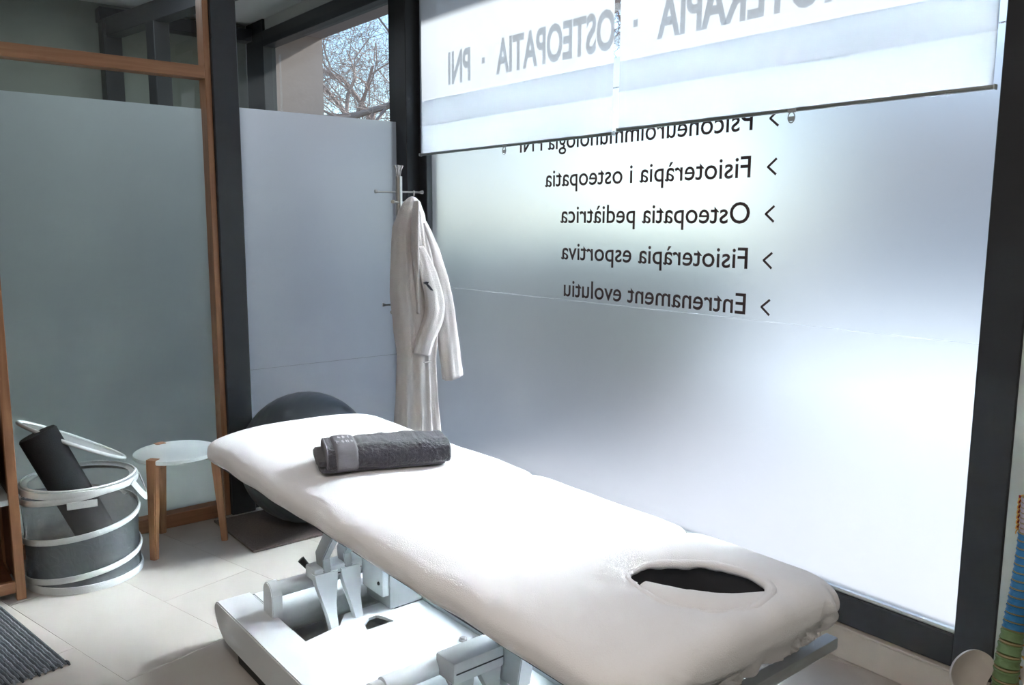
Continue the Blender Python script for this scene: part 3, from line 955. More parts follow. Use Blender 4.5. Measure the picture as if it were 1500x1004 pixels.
# second lever set nearer the viewer
brk2 = [(y_ - 0.705, z_ - 0.05) for y_, z_ in brk]
for xa in (1.052, 1.55):
    yz_prism('pivot_bracket', brk2, xa - CX, xa + 0.038 - CX, m_powder, 0.003)
tube('pivot_tube', [T((1.09, 1.908, 0.212)), T((1.55, 1.908, 0.212))], 0.028, m_powder, tb, 20)
box('pivot_block', (1.262 - CX, 1.805 - yo, 0.195), (1.445 - CX, 1.90 - yo, 0.262), m_powder_g, tb, 0.008)
box('slot', (1.27 - CX, 1.8035 - yo, 0.226), (1.44 - CX, 1.8065 - yo, 0.230), m_rubber, tb, 0)
def lever2(xc):
    rings = []
    for z, yv, w in ((0.20, 1.83, 0.08), (0.165, 1.82, 0.055), (0.14, 1.81, 0.035), (0.108, 1.80, 0.028)):
        a, b = xc - w / 2, xc + w / 2
        rings.append([T((a, yv - 0.016, z)), T((b, yv - 0.016, z)), T((b, yv + 0.016, z)), T((a, yv + 0.016, z))])
    return loft('lever', rings, m_powder_g, tb, True, True, 40)
lever2(1.30); lever2(1.40)
yz_prism('lift_arm', [(1.75, 0.14), (1.86, 0.14), (1.80, 0.60), (1.66, 0.60)], 1.448 - CX, 1.50 - CX, m_powder_g, 0.003)

# ---------------------------------------------------------------- folded towel on the table
tw = thing('folded_towel', 'folded charcoal terry towel with a pale woven band, lying on the white table', 'towel', (1.285, 2.215, 0.753), rad(-21.0))
TLn, TWd, THt = 0.395, 0.205, 0.078
def towel_slab(name, z0, z1, x0, x1, y0, y1, m, amp=0.003, n=60, parent=tw, bulge=0.0, NN=40, fuzz=0.0):
    rings = []
    for i in range(n + 1):
        x = x0 + (x1 - x0) * i / n
        e = min(i, n - i) / n * (x1 - x0)
        sh = 1.0 if e > 0.012 else 0.75 + 0.25 * math.sqrt(1 - (1 - e / 0.012) ** 2)
        ring = []
        zc_, hz, yc_, hy = (z0 + z1) / 2, (z1 - z0) / 2, (y0 + y1) / 2, (y1 - y0) / 2
        for k in range(NN):
            a = 2 * math.pi * k / NN
            c, s = math.cos(a), math.sin(a)
            yy = yc_ + hy * math.copysign(abs(c) ** 0.45, c) * sh
            zz = zc_ + hz * math.copysign(abs(s) ** 0.75, s) * sh
            q = Vector((x * 14, yy * 14, zz * 14 + z0 * 50))
            if s > 0: zz += bulge * (1 - ((x - (x0 + x1) / 2) / ((x1 - x0) / 2)) ** 2) * s
            nn = noise.noise(q)
            yy += amp * nn * 1.2
            zz += amp * noise.noise(q * 1.7) * (1 if s > -0.3 else 0.15)
            if fuzz:
                fz = fuzz * (noise.noise(Vector((x * 150, yy * 150, zz * 150))) + 0.8 * noise.noise(Vector((x * 60, yy * 60, zz * 60 + 5))))
                yy += fz * c * 1.3; zz += fz * (s if s > -0.2 else 0)
            ring.append((x + amp * 0.5 * nn * (1 if i in (0, n) else 0), yy, zz))
        rings.append(ring)
    return loft(name, rings, m, parent, True, True)
towel_slab('inner_fold', 0.001, 0.027, -TLn / 2 - 0.004, TLn / 2 - 0.014, -TWd / 2 + 0.014, TWd / 2, m_towel)
towel_slab('inner_fold', 0.022, 0.050, -TLn / 2 - 0.012, TLn / 2 - 0.004, -TWd / 2 + 0.008, TWd / 2 - 0.006, m_towel)
top = towel_slab('outer_fold', 0.006, THt, -TLn / 2 + 0.012, TLn / 2, -TWd / 2, TWd / 2 - 0.004, m_towel, 0.0055, 150, bulge=0.005, NN=96, fuzz=0.0022)
band = towel_slab('woven_band', 0.0045, THt + 0.0065, -TLn / 2 + 0.036, -TLn / 2 + 0.112, -TWd / 2 - 0.0045, TWd / 2 - 0.004, m_towel_band, 0.0026, bulge=0.002)
towel_slab('edge_stripe', 0.0045, THt + 0.005, -TLn / 2 + 0.012, -TLn / 2 + 0.022, -TWd / 2 - 0.002, TWd / 2 - 0.004, m_towel_band, 0.0022)
# pale stitched marks of the woven emblem, two short rows
bm = bmesh.new()
rg = random.Random(3)
for row, (yv, n) in enumerate(((0.022, 3), (-0.030, 4))):
    for k in range(n):
        xx = -TLn / 2 + 0.058 + k * 0.014 + (0.004 if row == 0 else -0.004)
        for s_ in range(3):
            x0 = xx + rg.uniform(-0.004, 0.004); dy = rg.uniform(0.006, 0.016)
            b_box(bm, (x0 - 0.0014, yv - dy, THt + 0.004), (x0 + 0.0014, yv + dy, THt + 0.0098), 0.0006, 1)
        b_box(bm, (xx - 0.005, yv - 0.002 + rg.uniform(-.01, .01), THt + 0.004), (xx + 0.005, yv + 0.002, THt + 0.0098), 0.0006, 1)
from_bm('stitched_emblem', bm, m_thread, band, True, 40)

# ---------------------------------------------------------------- coat stand and robe
cs = thing('coat_stand', 'slim brushed steel coat stand with knobbed pegs, in the corner', 'coat stand', (2.275, 3.72, 0.0))
lathe('base', [(0, 0), (0.15, 0), (0.155, 0.006), (0.15, 0.016), (0.05, 0.03), (0.022, 0.05), (0, 0.05)], m_steel, cs, 40)
tube('pole', [(0, 0, 0.04), (0, 0, 1.735)], 0.0185, m_steel, cs, 20)
for dx, dy, z, L in ((-1, 0.15, 1.655, 0.130), (1, -0.15, 1.657, 0.135), (-0.7, -0.7, 1.603, 0.13), (0.75, 0.65, 1.605, 0.125), (-0.95, 0.3, 1.078, 0.095), (-0.8, -0.6, 1.048, 0.12), (0.9, 0.4, 1.06, 0.10)):
    d = Vector((dx, dy, 0)).normalized()
    bm = bmesh.new()
    b_tube(bm, [d * 0.012 + Vector((0, 0, z)), d * (L - 0.02) + Vector((0, 0, z)), d * (L - 0.006) + Vector((0, 0, z + 0.001)), d * L + Vector((0, 0, z + 0.001))], [0.005, 0.005, 0.0095, 0.0095], 10)
    from_bm('peg', bm, m_steel, cs, True, 45)
for k in range(4):
    a = rad(45 + 90 * k)
    tube('top_prong', [(0.006 * math.cos(a), 0.006 * math.sin(a), 1.73), (0.012 * math.cos(a), 0.012 * math.sin(a), 1.765), (0.020 * math.cos(a), 0.020 * math.sin(a), 1.79)], [0.004, 0.004, 0.007], m_steel, cs, 8)

rb = thing('bathrobe', 'cream terry bathrobe hanging from a peg of the steel coat stand', 'bathrobe', (2.29, 3.60, 0.40))
def interp(tab, z):
    tab = sorted(tab)
    if z <= tab[0][0]: return tab[0][1]
    for (a, va), (b, vb) in zip(tab, tab[1:]):
        if a <= z <= b:
            t = (z - a) / (b - a); t = t * t * (3 - 2 * t) * 0.5 + t * 0.5
            return va + (vb - va) * t
    return tab[-1][1]
Lt = [(0.36, 2.162), (0.436, 2.167), (0.656, 2.183), (0.832, 2.191), (0.974, 2.173), (1.148, 2.156), (1.319, 2.164), (1.471, 2.174), (1.556, 2.206), (1.60, 2.232), (1.622, 2.255), (1.632, 2.275)]
Rt = [(0.36, 2.420), (0.40, 2.414), (0.63, 2.392), (0.814, 2.386), (0.885, 2.392), (1.064, 2.41), (1.243, 2.385), (1.437, 2.352), (1.53, 2.343), (1.602, 2.322), (1.622, 2.303), (1.632, 2.285)]
rings = []
zs = [0.36 + (1.632 - 0.36) * (1 - (1 - i / 80) ** 1.35) for i in range(81)]
for z in zs:
    xl, xr = interp(Lt, z), interp(Rt, z)
    c, hw = (xl + xr) / 2, (xr - xl) / 2
    dep = min(0.085, hw * 0.75)
    ring = []
    NN = 96
    tpr = min(1, (1.64 - z) / 0.25)
    for k in range(NN):
        a = 2 * math.pi * k / NN
        ca_, sa_ = math.cos(a), math.sin(a)
        x = c + hw * math.copysign(abs(ca_) ** 0.8, ca_)
        yv = dep * math.copysign(abs(sa_) ** 0.8, sa_)
        u = (x - c) / max(hw, 1e-4)
        # hanging folds: vertical pleats drifting with height, deeper in the lower part
        fold = math.sin(u * 6.0 + 1.2 * math.sin(z * 2.2) + 1.0) * 0.010 + math.sin(u * 13 - z * 2.0) * 0.006 + math.sin(u * 23 + z * 3.5) * 0.0025
        fold *= (1 - abs(ca_) ** 6) * tpr * (0.8 + 0.5 * max(0, 1 - z))
        # front overlap: a step where one front panel covers the other
        edge = 0.10 + 0.25 * (z - 0.4)
        st = 0.013 / (1 + math.exp(-(u - edge) * 40))
        if sa_ < 0:
            yv -= fold + st * tpr * (1 if z < 1.35 else max(0, (1.6 - z) / 0.25))
        else:
            yv += fold
        nz_ = noise.noise(Vector((x * 12, yv * 12, z * 7)))
        yv += 0.006 * nz_ * tpr
        ring.append((x - 2.29, yv, z - 0.40 + 0.002 * nz_))
    rings.append(ring)
loft('robe_body', rings, m_robe, rb)
def sleeve(pts, radii, dep, n=26, name='sleeve', seed=0):
    P = catmull(pts, 9, False)
    R_ = []
    for i in range(len(radii) - 1):
        for k in range(9): R_.append(radii[i] + (radii[i + 1] - radii[i]) * k / 9)
    R_.append(radii[-1])
    rings = []
    for i, (p, r) in enumerate(zip(P, R_)):
        d = (P[min(i + 1, len(P) - 1)] - P[max(i - 1, 0)]).normalized()
        x = Vector((0, 1, 0)).cross(d).normalized(); y = Vector((0, 1, 0))
        ring = []
        for k in range(n):
            a = 2 * math.pi * k / n
            f = 1 + 0.10 * math.sin(a * 3 + i * 0.10 + seed) + 0.06 * math.sin(a * 7 - i * 0.07)
            q = p + r * f * math.cos(a) * x + dep * r * f * math.sin(a) * y
            q = q + Vector((0, 1, 0)) * 0.005 * noise.noise(q * 16)
            ring.append(q - Vector((2.29, 3.60, 0.40)))
        rings.append(ring)
    # open turned cuff
    last = rings[-1]
    c = sum(last, Vector()) / n
    rings.append([c + (q - c) * 0.82 for q in last])
    rings.append([c + (q - c) * 0.75 + Vector((0, 0, 0.05)) for q in last])
    return loft(name, rings, m_robe, rb)
sleeve([(2.318, 3.575, 1.50), (2.362, 3.57, 1.36), (2.400, 3.57, 1.22), (2.437, 3.57, 1.06), (2.468, 3.57, 0.88), (2.497, 3.57, 0.685)], [0.030, 0.052, 0.060, 0.064, 0.058, 0.056], 0.75)
sleeve([(2.262, 3.525, 1.38), (2.300, 3.50, 1.25), (2.330, 3.49, 1.12), (2.325, 3.485, 1.03), (2.290, 3.49, 0.94), (2.262, 3.505, 0.84)], [0.030, 0.048, 0.054, 0.054, 0.050, 0.046], 0.55, seed=2.0)
# folded collar running down the front
cl = catmull([(2.262, 3.535, 1.605), (2.240, 3.515, 1.50), (2.232, 3.505, 1.36), (2.236, 3.500, 1.20), (2.245, 3.505, 1.05)], 8, False)
bm = bmesh.new()
b_tube(bm, [p - Vector((2.29, 3.60, 0.40)) for p in cl], [0.012 + 0.022 * math.sin(math.pi * min(1, 0.15 + i / len(cl))) for i in range(len(cl))], 14, True, 0.42)
from_bm('collar', bm, m_robe, rb, True)
# hanging loop over the peg
tube('hanging_loop', [Vector((0.0 + 0.012 * math.cos(a), 0.02 * math.cos(a), 1.236 + 0.022 * math.sin(a))) for a in [math.pi * k / 8 for k in range(9)]], 0.003, m_robe, rb, 8)
# small dark winged emblem on the chest, lying on the sleeve fold
em = [(-0.030, 0.012), (-0.012, 0.018), (0.006, 0.016), (-0.002, 0.006), (0.010, -0.004), (0.024, -0.020), (0.030, -0.030), (0.016, -0.026), (0.002, -0.012), (-0.010, 0.002)]
mt = Matrix.Translation((2.274 - 2.29, 3.458 - 3.60, 1.195 - 0.40)) @ Matrix.Rotation(rad(90), 4, 'X')
prism('emblem', [(a * 1.0, b * 1.0) for a, b in em], 0.004, m_cloth_black, rb, mt)
# pocket welt
box('pocket_welt', (-0.022, -0.112, 0.397), (0.022, -0.100, 0.404), m_robe, rb, 0.004)

# ---------------------------------------------------------------- gym ball on its doormat
mt_ = thing('doormat', 'small brown coir mat on the floor under the gym ball', 'mat', (1.78, 3.80, 0.0))
bm = bmesh.new()
b_box(bm, (-0.40, -0.24, 0.0), (0.30, 0.26, 0.011), 0.004, 2)
from_bm('pile', bm, m_mat_coir, mt_, True, 40)
box('border', (-0.405, -0.247, 0.0), (0.305, -0.238, 0.012), m_mat_coir, mt_, 0.003)
box('border', (-0.407, -0.245, 0.0), (-0.398, 0.265, 0.012), m_mat_coir, mt_, 0.003)
gb = thing('gym_ball', 'large grey inflated gym ball behind the far end of the table', 'exercise ball', (1.755, 3.785, 0.012))
prof = []
for i in range(97):
    a = -math.pi / 2 + math.pi * i / 96
    r = 0.325 + (0.0009 if i % 4 == 0 else 0)
    prof.append((max(0.0, r * math.cos(a)) if 0 < i < 96 else 0.0, 0.325 + r * math.sin(a)))
lathe('shell', prof, m_ball, gb, 72, Matrix.Translation((0, 0, 0.325)) @ Matrix.Rotation(rad(64), 4, (1, 0.6, 0)) @ Matrix.Translation((0, 0, -0.325)), None)
lathe('valve_plug', [(0, 0.006), (0.008, 0.006), (0.011, 0.0), (0, 0)], m_white_lacq, gb, 16, Matrix.Translation((0.0, 0.0, 0.325)) @ Matrix.Rotation(rad(110), 4, 'Y') @ Matrix.Translation((0, 0, 0.323)))

# ---------------------------------------------------------------- three-legged stool
st = thing('stool', 'round white stool with three wooden legs beside the hamper', 'stool', (1.155, 3.885, 0.0))
notches = [rad(218), rad(98), rad(334)]
ol = []
for k in range(96):
    a = 2 * math.pi * k / 96
    ol.append((0.183 * math.cos(a), 0.183 * math.sin(a)))
lathe('seat', [(0, 0.452), (0.179, 0.452), (0.184, 0.448), (0.184, 0.434), (0.180, 0.430), (0, 0.430)], m_white_lacq, st, 72)
for a in notches:
    u = Vector((math.cos(a), math.sin(a), 0)); w = Vector((-math.sin(a), math.cos(a), 0))
    rings = []
    for r, z, hu, hv in ((0.196, 0.0, 0.014, 0.016), (0.184, 0.20, 0.017, 0.019), (0.170, 0.42, 0.020, 0.023), (0.168, 0.454, 0.020, 0.023)):
        c = u * r + Vector((0, 0, z))
        rings.append([c - u * hu - w * hv, c + u * hu - w * hv, c + u * hu + w * hv, c - u * hu + w * hv])
    bm = bmesh.new()
    vr = [[bm.verts.new(p) for p in r] for r in rings]
    for q, b in zip(vr, vr[1:]):
        for k in range(4): bm.faces.new((q[k], q[(k + 1) % 4], b[(k + 1) % 4], b[k]))
    bm.faces.new(vr[0][::-1]); bm.faces.new(vr[-1])
    bmesh.ops.recalc_face_normals(bm, faces=bm.faces[:])
    bmesh.ops.bevel(bm, geom=[e for e in bm.edges if abs((e.verts[0].co - e.verts[1].co).normalized().z) > 0.8], offset=0.004, segments=2, affect='EDGES')
    from_bm('leg', bm, m_wood_z, st, True, 40)
    bm = bmesh.new()
    b_tube(bm, [u * 0.03 + Vector((0, 0, 0.412)), u * 0.155 + Vector((0, 0, 0.412))], 0.013, 8)
    from_bm('stretcher', bm, m_wood_x, st, True, 50)

# ---------------------------------------------------------------- pop-up hamper with foam roll
HX, HY, HR = 0.728, 3.800, 0.222
hm = thing('popup_hamper', 'grey mesh pop-up hamper with white spiral bands and an open lid', 'laundry hamper', (HX, HY, 0.0))
HT = 0.425
def helix_z(a):                                    # a: angle travelled from the left side over the front
    return 0.035 + 0.165 * a / (2 * math.pi)
A_MAX = 2 * math.pi * (HT - 0.035 - 0.012) / 0.165
def band_strip(name, zf, a0, a1, w, n, r=HR + 0.003, close=False):
    rings = []
    for i in range(n + 1):
        a = a0 + (a1 - a0) * i / n
        th = math.pi + a                          # left side is -X, then front (-Y)
        z = zf(a)
        u = Vector((math.cos(th), math.sin(th), 0))
        rings.append([u * (r + 0.002) + Vector((0, 0, z - w / 2)), u * (r + 0.005) + Vector((0, 0, z)), u * (r + 0.002) + Vector((0, 0, z + w / 2)),
                      u * (r - 0.003) + Vector((0, 0, z + w / 2)), u * (r - 0.003) + Vector((0, 0, z - w / 2))])
    return loft(name, rings, m_band, hm, not close, True, 50)
band_strip('spiral_band', helix_z, 0, A_MAX, 0.024, 150)
band_strip('base_ring', lambda a: 0.0155, 0, 2 * math.pi, 0.031, 64)
band_strip('rim_ring', lambda a: HT - 0.012, 0, 2 * math.pi, 0.026, 64)
band_strip('rim_binding', lambda a: HT + 0.006, 0, 2 * math.pi, 0.008, 64, HR - 0.006)
# flat collar of cloth inside the rim
bm = bmesh.new()
ra, rb_ = [], []
for k in range(64):
    a = 2 * math.pi * k / 64
    ra.append(bm.verts.new((HR * math.cos(a), HR * math.sin(a), HT))); rb_.append(bm.verts.new(((HR - 0.028) * math.cos(a), (HR - 0.028) * math.sin(a), HT - 0.004)))
for k in range(64): bm.faces.new((ra[k], ra[(k + 1) % 64], rb_[(k + 1) % 64], rb_[k]))
from_bm('rim_collar', bm, m_band, hm, True)
def wall(name, zlo, zhi, m, a0=0, a1=2 * math.pi, n=96, dr=0.0):
    v, f = [], []
    rows_ = 8
    for i in range(n + 1):
        a = a0 + (a1 - a0) * i / n
        th = math.pi + a
        for j in range(rows_ + 1):
            z = zlo(a) + (zhi(a) - zlo(a)) * j / rows_
            sag = -0.006 * math.sin(math.pi * j / rows_) + 0.003 * noise.noise(Vector((math.cos(th) * 6, math.sin(th) * 6, z * 14)))
            v.append(((HR + sag + dr) * math.cos(th), (HR + sag + dr) * math.sin(th), z))
    for i in range(n):
        for j in range(rows_):
            q = i * (rows_ + 1) + j
            f.append((q, q + rows_ + 1, q + rows_ + 2, q + 1))
    return from_data(name, v, f, m, hm, True)
wall('lower_mesh', lambda a: 0.012, lambda a: helix_z(2 * math.pi + a) if a <= 2 * math.pi else 0, m_mesh_lo)
wall('upper_mesh', lambda a: helix_z(2 * math.pi + a), lambda a: HT, m_mesh_hi)
lathe('bottom_cloth', [(0, 0.006), (HR - 0.004, 0.006), (HR - 0.004, 0.009), (0, 0.009)], m_cloth_black, hm, 48)
# lid: thin hoop of sheer cloth hinged at the back right
lu = Vector((-0.885, 0.02, 0.465)).normalized(); lv = Vector((0, 1, -0.05)); lv = (lv - lu * lv.dot(lu)).normalized(); ln_ = lu.cross(lv)
lc = Vector((0.205, 0.125, 0.455)) + lu * 0.222
LR = 0.222
bm = bmesh.new()
pts = [lc + LR * (math.cos(a) * lu + math.sin(a) * lv) for a in [2 * math.pi * k / 64 for k in range(65)]]
b_tube(bm, pts, 0.0085, 10, False)
bmesh.ops.remove_doubles(bm, verts=bm.verts[:], dist=0.0005)
lid = from_bm('lid', bm, m_band, hm, True)
bm = bmesh.new()
c0 = bm.verts.new(lc + ln_ * 0.004)
rim = [bm.verts.new(lc + (LR - 0.004) * (math.cos(a) * lu + math.sin(a) * lv)) for a in [2 * math.pi * k / 64 for k in range(64)]]
mid = [bm.verts.new(lc + ln_ * 0.003 * math.sin(k * 1.7) + (LR - 0.05) * (math.cos(a) * lu + math.sin(a) * lv)) for k, a in enumerate([2 * math.pi * k / 64 for k in range(64)])]
for k in range(64):
    bm.faces.new((rim[k], rim[(k + 1) % 64], mid[(k + 1) % 64], mid[k])); bm.faces.new((mid[k], mid[(k + 1) % 64], c0))
m_lid = sheer('sheer_lid_cloth', (0.62, 0.64, 0.65), 0.62, 0.4)
from_bm('lid_cloth', bm, m_lid, lid, True)
# white webbing handle on the right front, drooping
hp = []
for k in range(15):
    t = k / 14
    th = rad(-42 + 34 * t)
    zz = HT - 0.015 - 0.085 * math.sin(math.pi * t)
    rr_ = HR + 0.008 + 0.030 * math.sin(math.pi * t)
    hp.append(Vector((rr_ * math.cos(th), rr_ * math.sin(th), zz)))
rings = []
for i, p in enumerate(hp):
    d = (hp[min(i + 1, 14)] - hp[max(i - 1, 0)]).normalized()
    o_ = Vector((p.x, p.y, 0)).normalized()
    s_ = d.cross(o_).normalized() * 0.016
    o_ = o_ * 0.0015
    rings.append([p - s_ - o_, p + s_ - o_, p + s_ + o_, p - s_ + o_])
loft('handle', rings, m_band, hm, True, True, 50)
# tag sewn below the rim
mt = Matrix.Rotation(rad(-100), 4, 'Z') @ Matrix.Translation((HR + 0.004, 0, HT - 0.052))
box('label_tab', (-0.001, -0.055, -0.015), (0.002, 0.055, 0.015), m_band, hm, 0.001, 1, mt)

fr = thing('foam_roll', 'black foam roll leaning out of the grey mesh hamper', 'foam roller', (0.80, 3.80, 0.02))
fa, fb = Vector((0.580, 3.775, 0.645)), Vector((0.812, 3.690, 0.075))
ax = (fa - fb).normalized(); L_ = (fa - fb).length
mtx = Matrix.Translation(fb - Vector((0.80, 3.80, 0.02))) @ ax.to_track_quat('Z', 'Y').to_matrix().to_4x4()
lathe('outer_layer', [(0.0, 0.002), (0.068, 0.0), (0.074, 0.006), (0.0745, L_ - 0.008), (0.069, L_), (0.05, L_ + 0.001), (0, L_ + 0.001)], m_foam, fr, 48, mtx)

# ---------------------------------------------------------------- bookcase at the left edge
BX1 = 0.484
bk = thing('bookcase', 'open oak bookcase with white shelf boards, cut off at the left edge', 'bookcase', (-0.05, 3.85, 0.0))
def bl(x0, y0, z0, x1, y1, z1): return (x0 + 0.05, y0 - 3.85, z0), (x1 + 0.05, y1 - 3.85, z1)
for xa in (0.449, -0.62):
    box('upright', *bl(xa, 3.672, 0.0, xa + 0.035, 3.705, 1.75), m_wood_z, bk, 0.002, 1)
    box('upright', *bl(xa, 3.985, 0.0, xa + 0.035, 4.02, 1.75), m_wood_z, bk, 0.002, 1)
    box('side_panel', *bl(xa + 0.010, 3.705, 0.05, xa + 0.024, 3.985, 1.72), m_wood_dark, bk, 0.001, 1)
box('bottom_rail', *bl(-0.585, 3.676, 0.032, 0.449, 3.70, 0.078), m_wood_x, bk, 0.002, 1)
box('bottom_board', *bl(-0.585, 3.70, 0.045, 0.449, 4.01, 0.062), m_wood_dark, bk, 0.001, 1)
box('top_board', *bl(-0.585, 3.68, 1.72, 0.449, 4.01, 1.75), m_wood_x, bk, 0.002, 1)
for z in (0.392, 0.80, 1.22):
    box('shelf', *bl(-0.61, 3.682, z, 0.459, 4.00, z + 0.022), m_white_lacq, bk, 0.002, 1)
box('back_panel', *bl(-0.60, 4.012, 0.05, 0.46, 4.018, 1.72), m_wood_dark, bk, 0.0)
# folded black cloths stacked on the white shelf
z = 0.4145
for k in range(5):
    t = thing('folded_cloth', ['lowest', 'second lowest', 'middle', 'second highest', 'topmost'][k] + ' of the black folded cloths stacked on the white bookcase shelf', 'cloth', (0.27, 3.83, z), rad((-2, 1, 3, -1, 2)[k]), 'black cloths on the white shelf')
    towel_slab('fold', 0.0, 0.048, -0.15, 0.15, -0.11, 0.11, m_cloth_black, 0.004, 24, t)
    z += 0.0505

# ---------------------------------------------------------------- grey ribbed rug
RA = rad(100.1)
ru = thing('ribbed_rug', 'grey ribbed cotton rug with fringed end on the pale tiles', 'rug', (0.506, 3.025, 0.0), RA)
# local x runs along the ribs (away from the viewer), local y to the left
RLn, RWd = 0.655, 1.05
NRB = 90
rg = random.Random(12)
bm_base = bmesh.new()
b_box(bm_base, (0.0, 0.004, 0.0005), (RLn, RWd, 0.005), 0.001, 1)
from_bm('weave', bm_base, m_rug_c, ru, False)
meshes = {}
for k in range(NRB):
    y0 = 0.006 + k * (RWd - 0.01) / NRB
    wv = (RWd - 0.01) / NRB
    col = m_rug_b if k % 2 else m_rug_a
    key = (col.name, k % 4)
    if key not in meshes:
        V, F = [], []
        n = 60
        for i in range(n + 1):
            x = -0.012 + (RLn + 0.02) * i / n
            dz = 0.0012 * math.sin(i * 1.9 + k) + 0.0006 * math.sin(i * 4.1)
            dy = 0.0008 * math.sin(i * 0.9 + k * 2)
            for (yy, zz) in ((0.001, 0.003), (wv * 0.28, 0.0085), (wv * 0.6, 0.0088), (wv * 0.92, 0.003)):
                V.append((x, yy + dy, zz + (dz if zz > 0.005 else 0)))
        for i in range(n):
            for j in range(3):
                q = i * 4 + j
                F.append((q, q + 4, q + 5, q + 1))
        F.append((0, 1, 2, 3)); F.append((n * 4 + 3, n * 4 + 2, n * 4 + 1, n * 4))
        me = bpy.data.meshes.new('rib'); me.from_pydata(V, [], F); me.update(); me.materials.append(col)
        me.polygons.foreach_set('use_smooth', [True] * len(me.polygons))
        meshes[key] = me
    o = bpy.data.objects.new('rib', meshes[key]); COL.objects.link(o); o.parent = ru
    o.location = (rg.uniform(-0.004, 0.002), y0, 0)
fr_me = {}
for k in range(44):
    if k % 4 not in fr_me:
        bm = bmesh.new()
        b_tube(bm, [(0.004, 0, 0.006), (-0.010, 0.001 * (k - 2), 0.007), (-0.022, 0.002 * (k - 1), 0.003)], [0.006, 0.0055, 0.004], 6)
        bmesh.ops.recalc_face_normals(bm, faces=bm.faces[:])
        me = bpy.data.meshes.new('fringe_knot'); bm.to_mesh(me); bm.free(); me.materials.append((m_rug_c, m_rug_a, m_rug_c, m_rug_b)[k % 4])
        fr_me[k % 4] = me
    o = bpy.data.objects.new('fringe_knot', fr_me[k % 4]); COL.objects.link(o); o.parent = ru
    o.location = (0, 0.008 + k * 0.0235, 0)

# ---------------------------------------------------------------- anatomical spine on a stand
SB = Vector((2.43, 0.80, 0.0))
sp = thing('spine_model', 'coloured anatomical spine and pelvis model on a stand at the right edge', 'anatomical model', SB)
R_img = Vector((math.cos(YAW), -math.sin(YAW), 0))          # the model stands side-on to the window corner
BACK = Vector((0.94, 0.34, 0)).normalized()                                               # processes point this way
lathe('stand_base', [(0, 0), (0.13, 0), (0.135, 0.008), (0.12, 0.018), (0.02, 0.026), (0, 0.026)], m_powder, sp, 40, Matrix.Translation((0.03, 0.037, 0)))
cl = [Vector((2.430, 0.80, 0.215)), Vector((2.430, 0.80, 0.262)), Vector((2.432, 0.80, 0.30)), Vector((2.440, 0.80, 0.345)), Vector((2.452, 0.80, 0.384)),
      Vector((2.463, 0.80, 0.44)), Vector((2.470, 0.80, 0.50)), Vector((2.474, 0.80, 0.56)), Vector((2.474, 0.80, 0.61)), Vector((2.470, 0.80, 0.655)), Vector((2.462, 0.80, 0.70)), Vector((2.456, 0.80, 0.77))]
cl = [p - R_img * 0.004 for p in cl]
path = catmull(cl, 24, False)
dist = [0.0]
for a, b in zip(path, path[1:]): dist.append(dist[-1] + (b - a).length)
def at(s):
    for i in range(len(dist) - 1):
        if dist[i + 1] >= s:
            t = (s - dist[i]) / max(1e-9, dist[i + 1] - dist[i]); return path[i].lerp(path[i + 1], t), (path[i + 1] - path[i]).normalized()
    return path[-1], (path[-1] - path[-2]).normalized()
segs = []
tot = dist[-1]
hs = [0.031] * 5 + [0.0205] * 12 + [0.0128] * 7
scale = tot / sum(hs)
s = 0.0
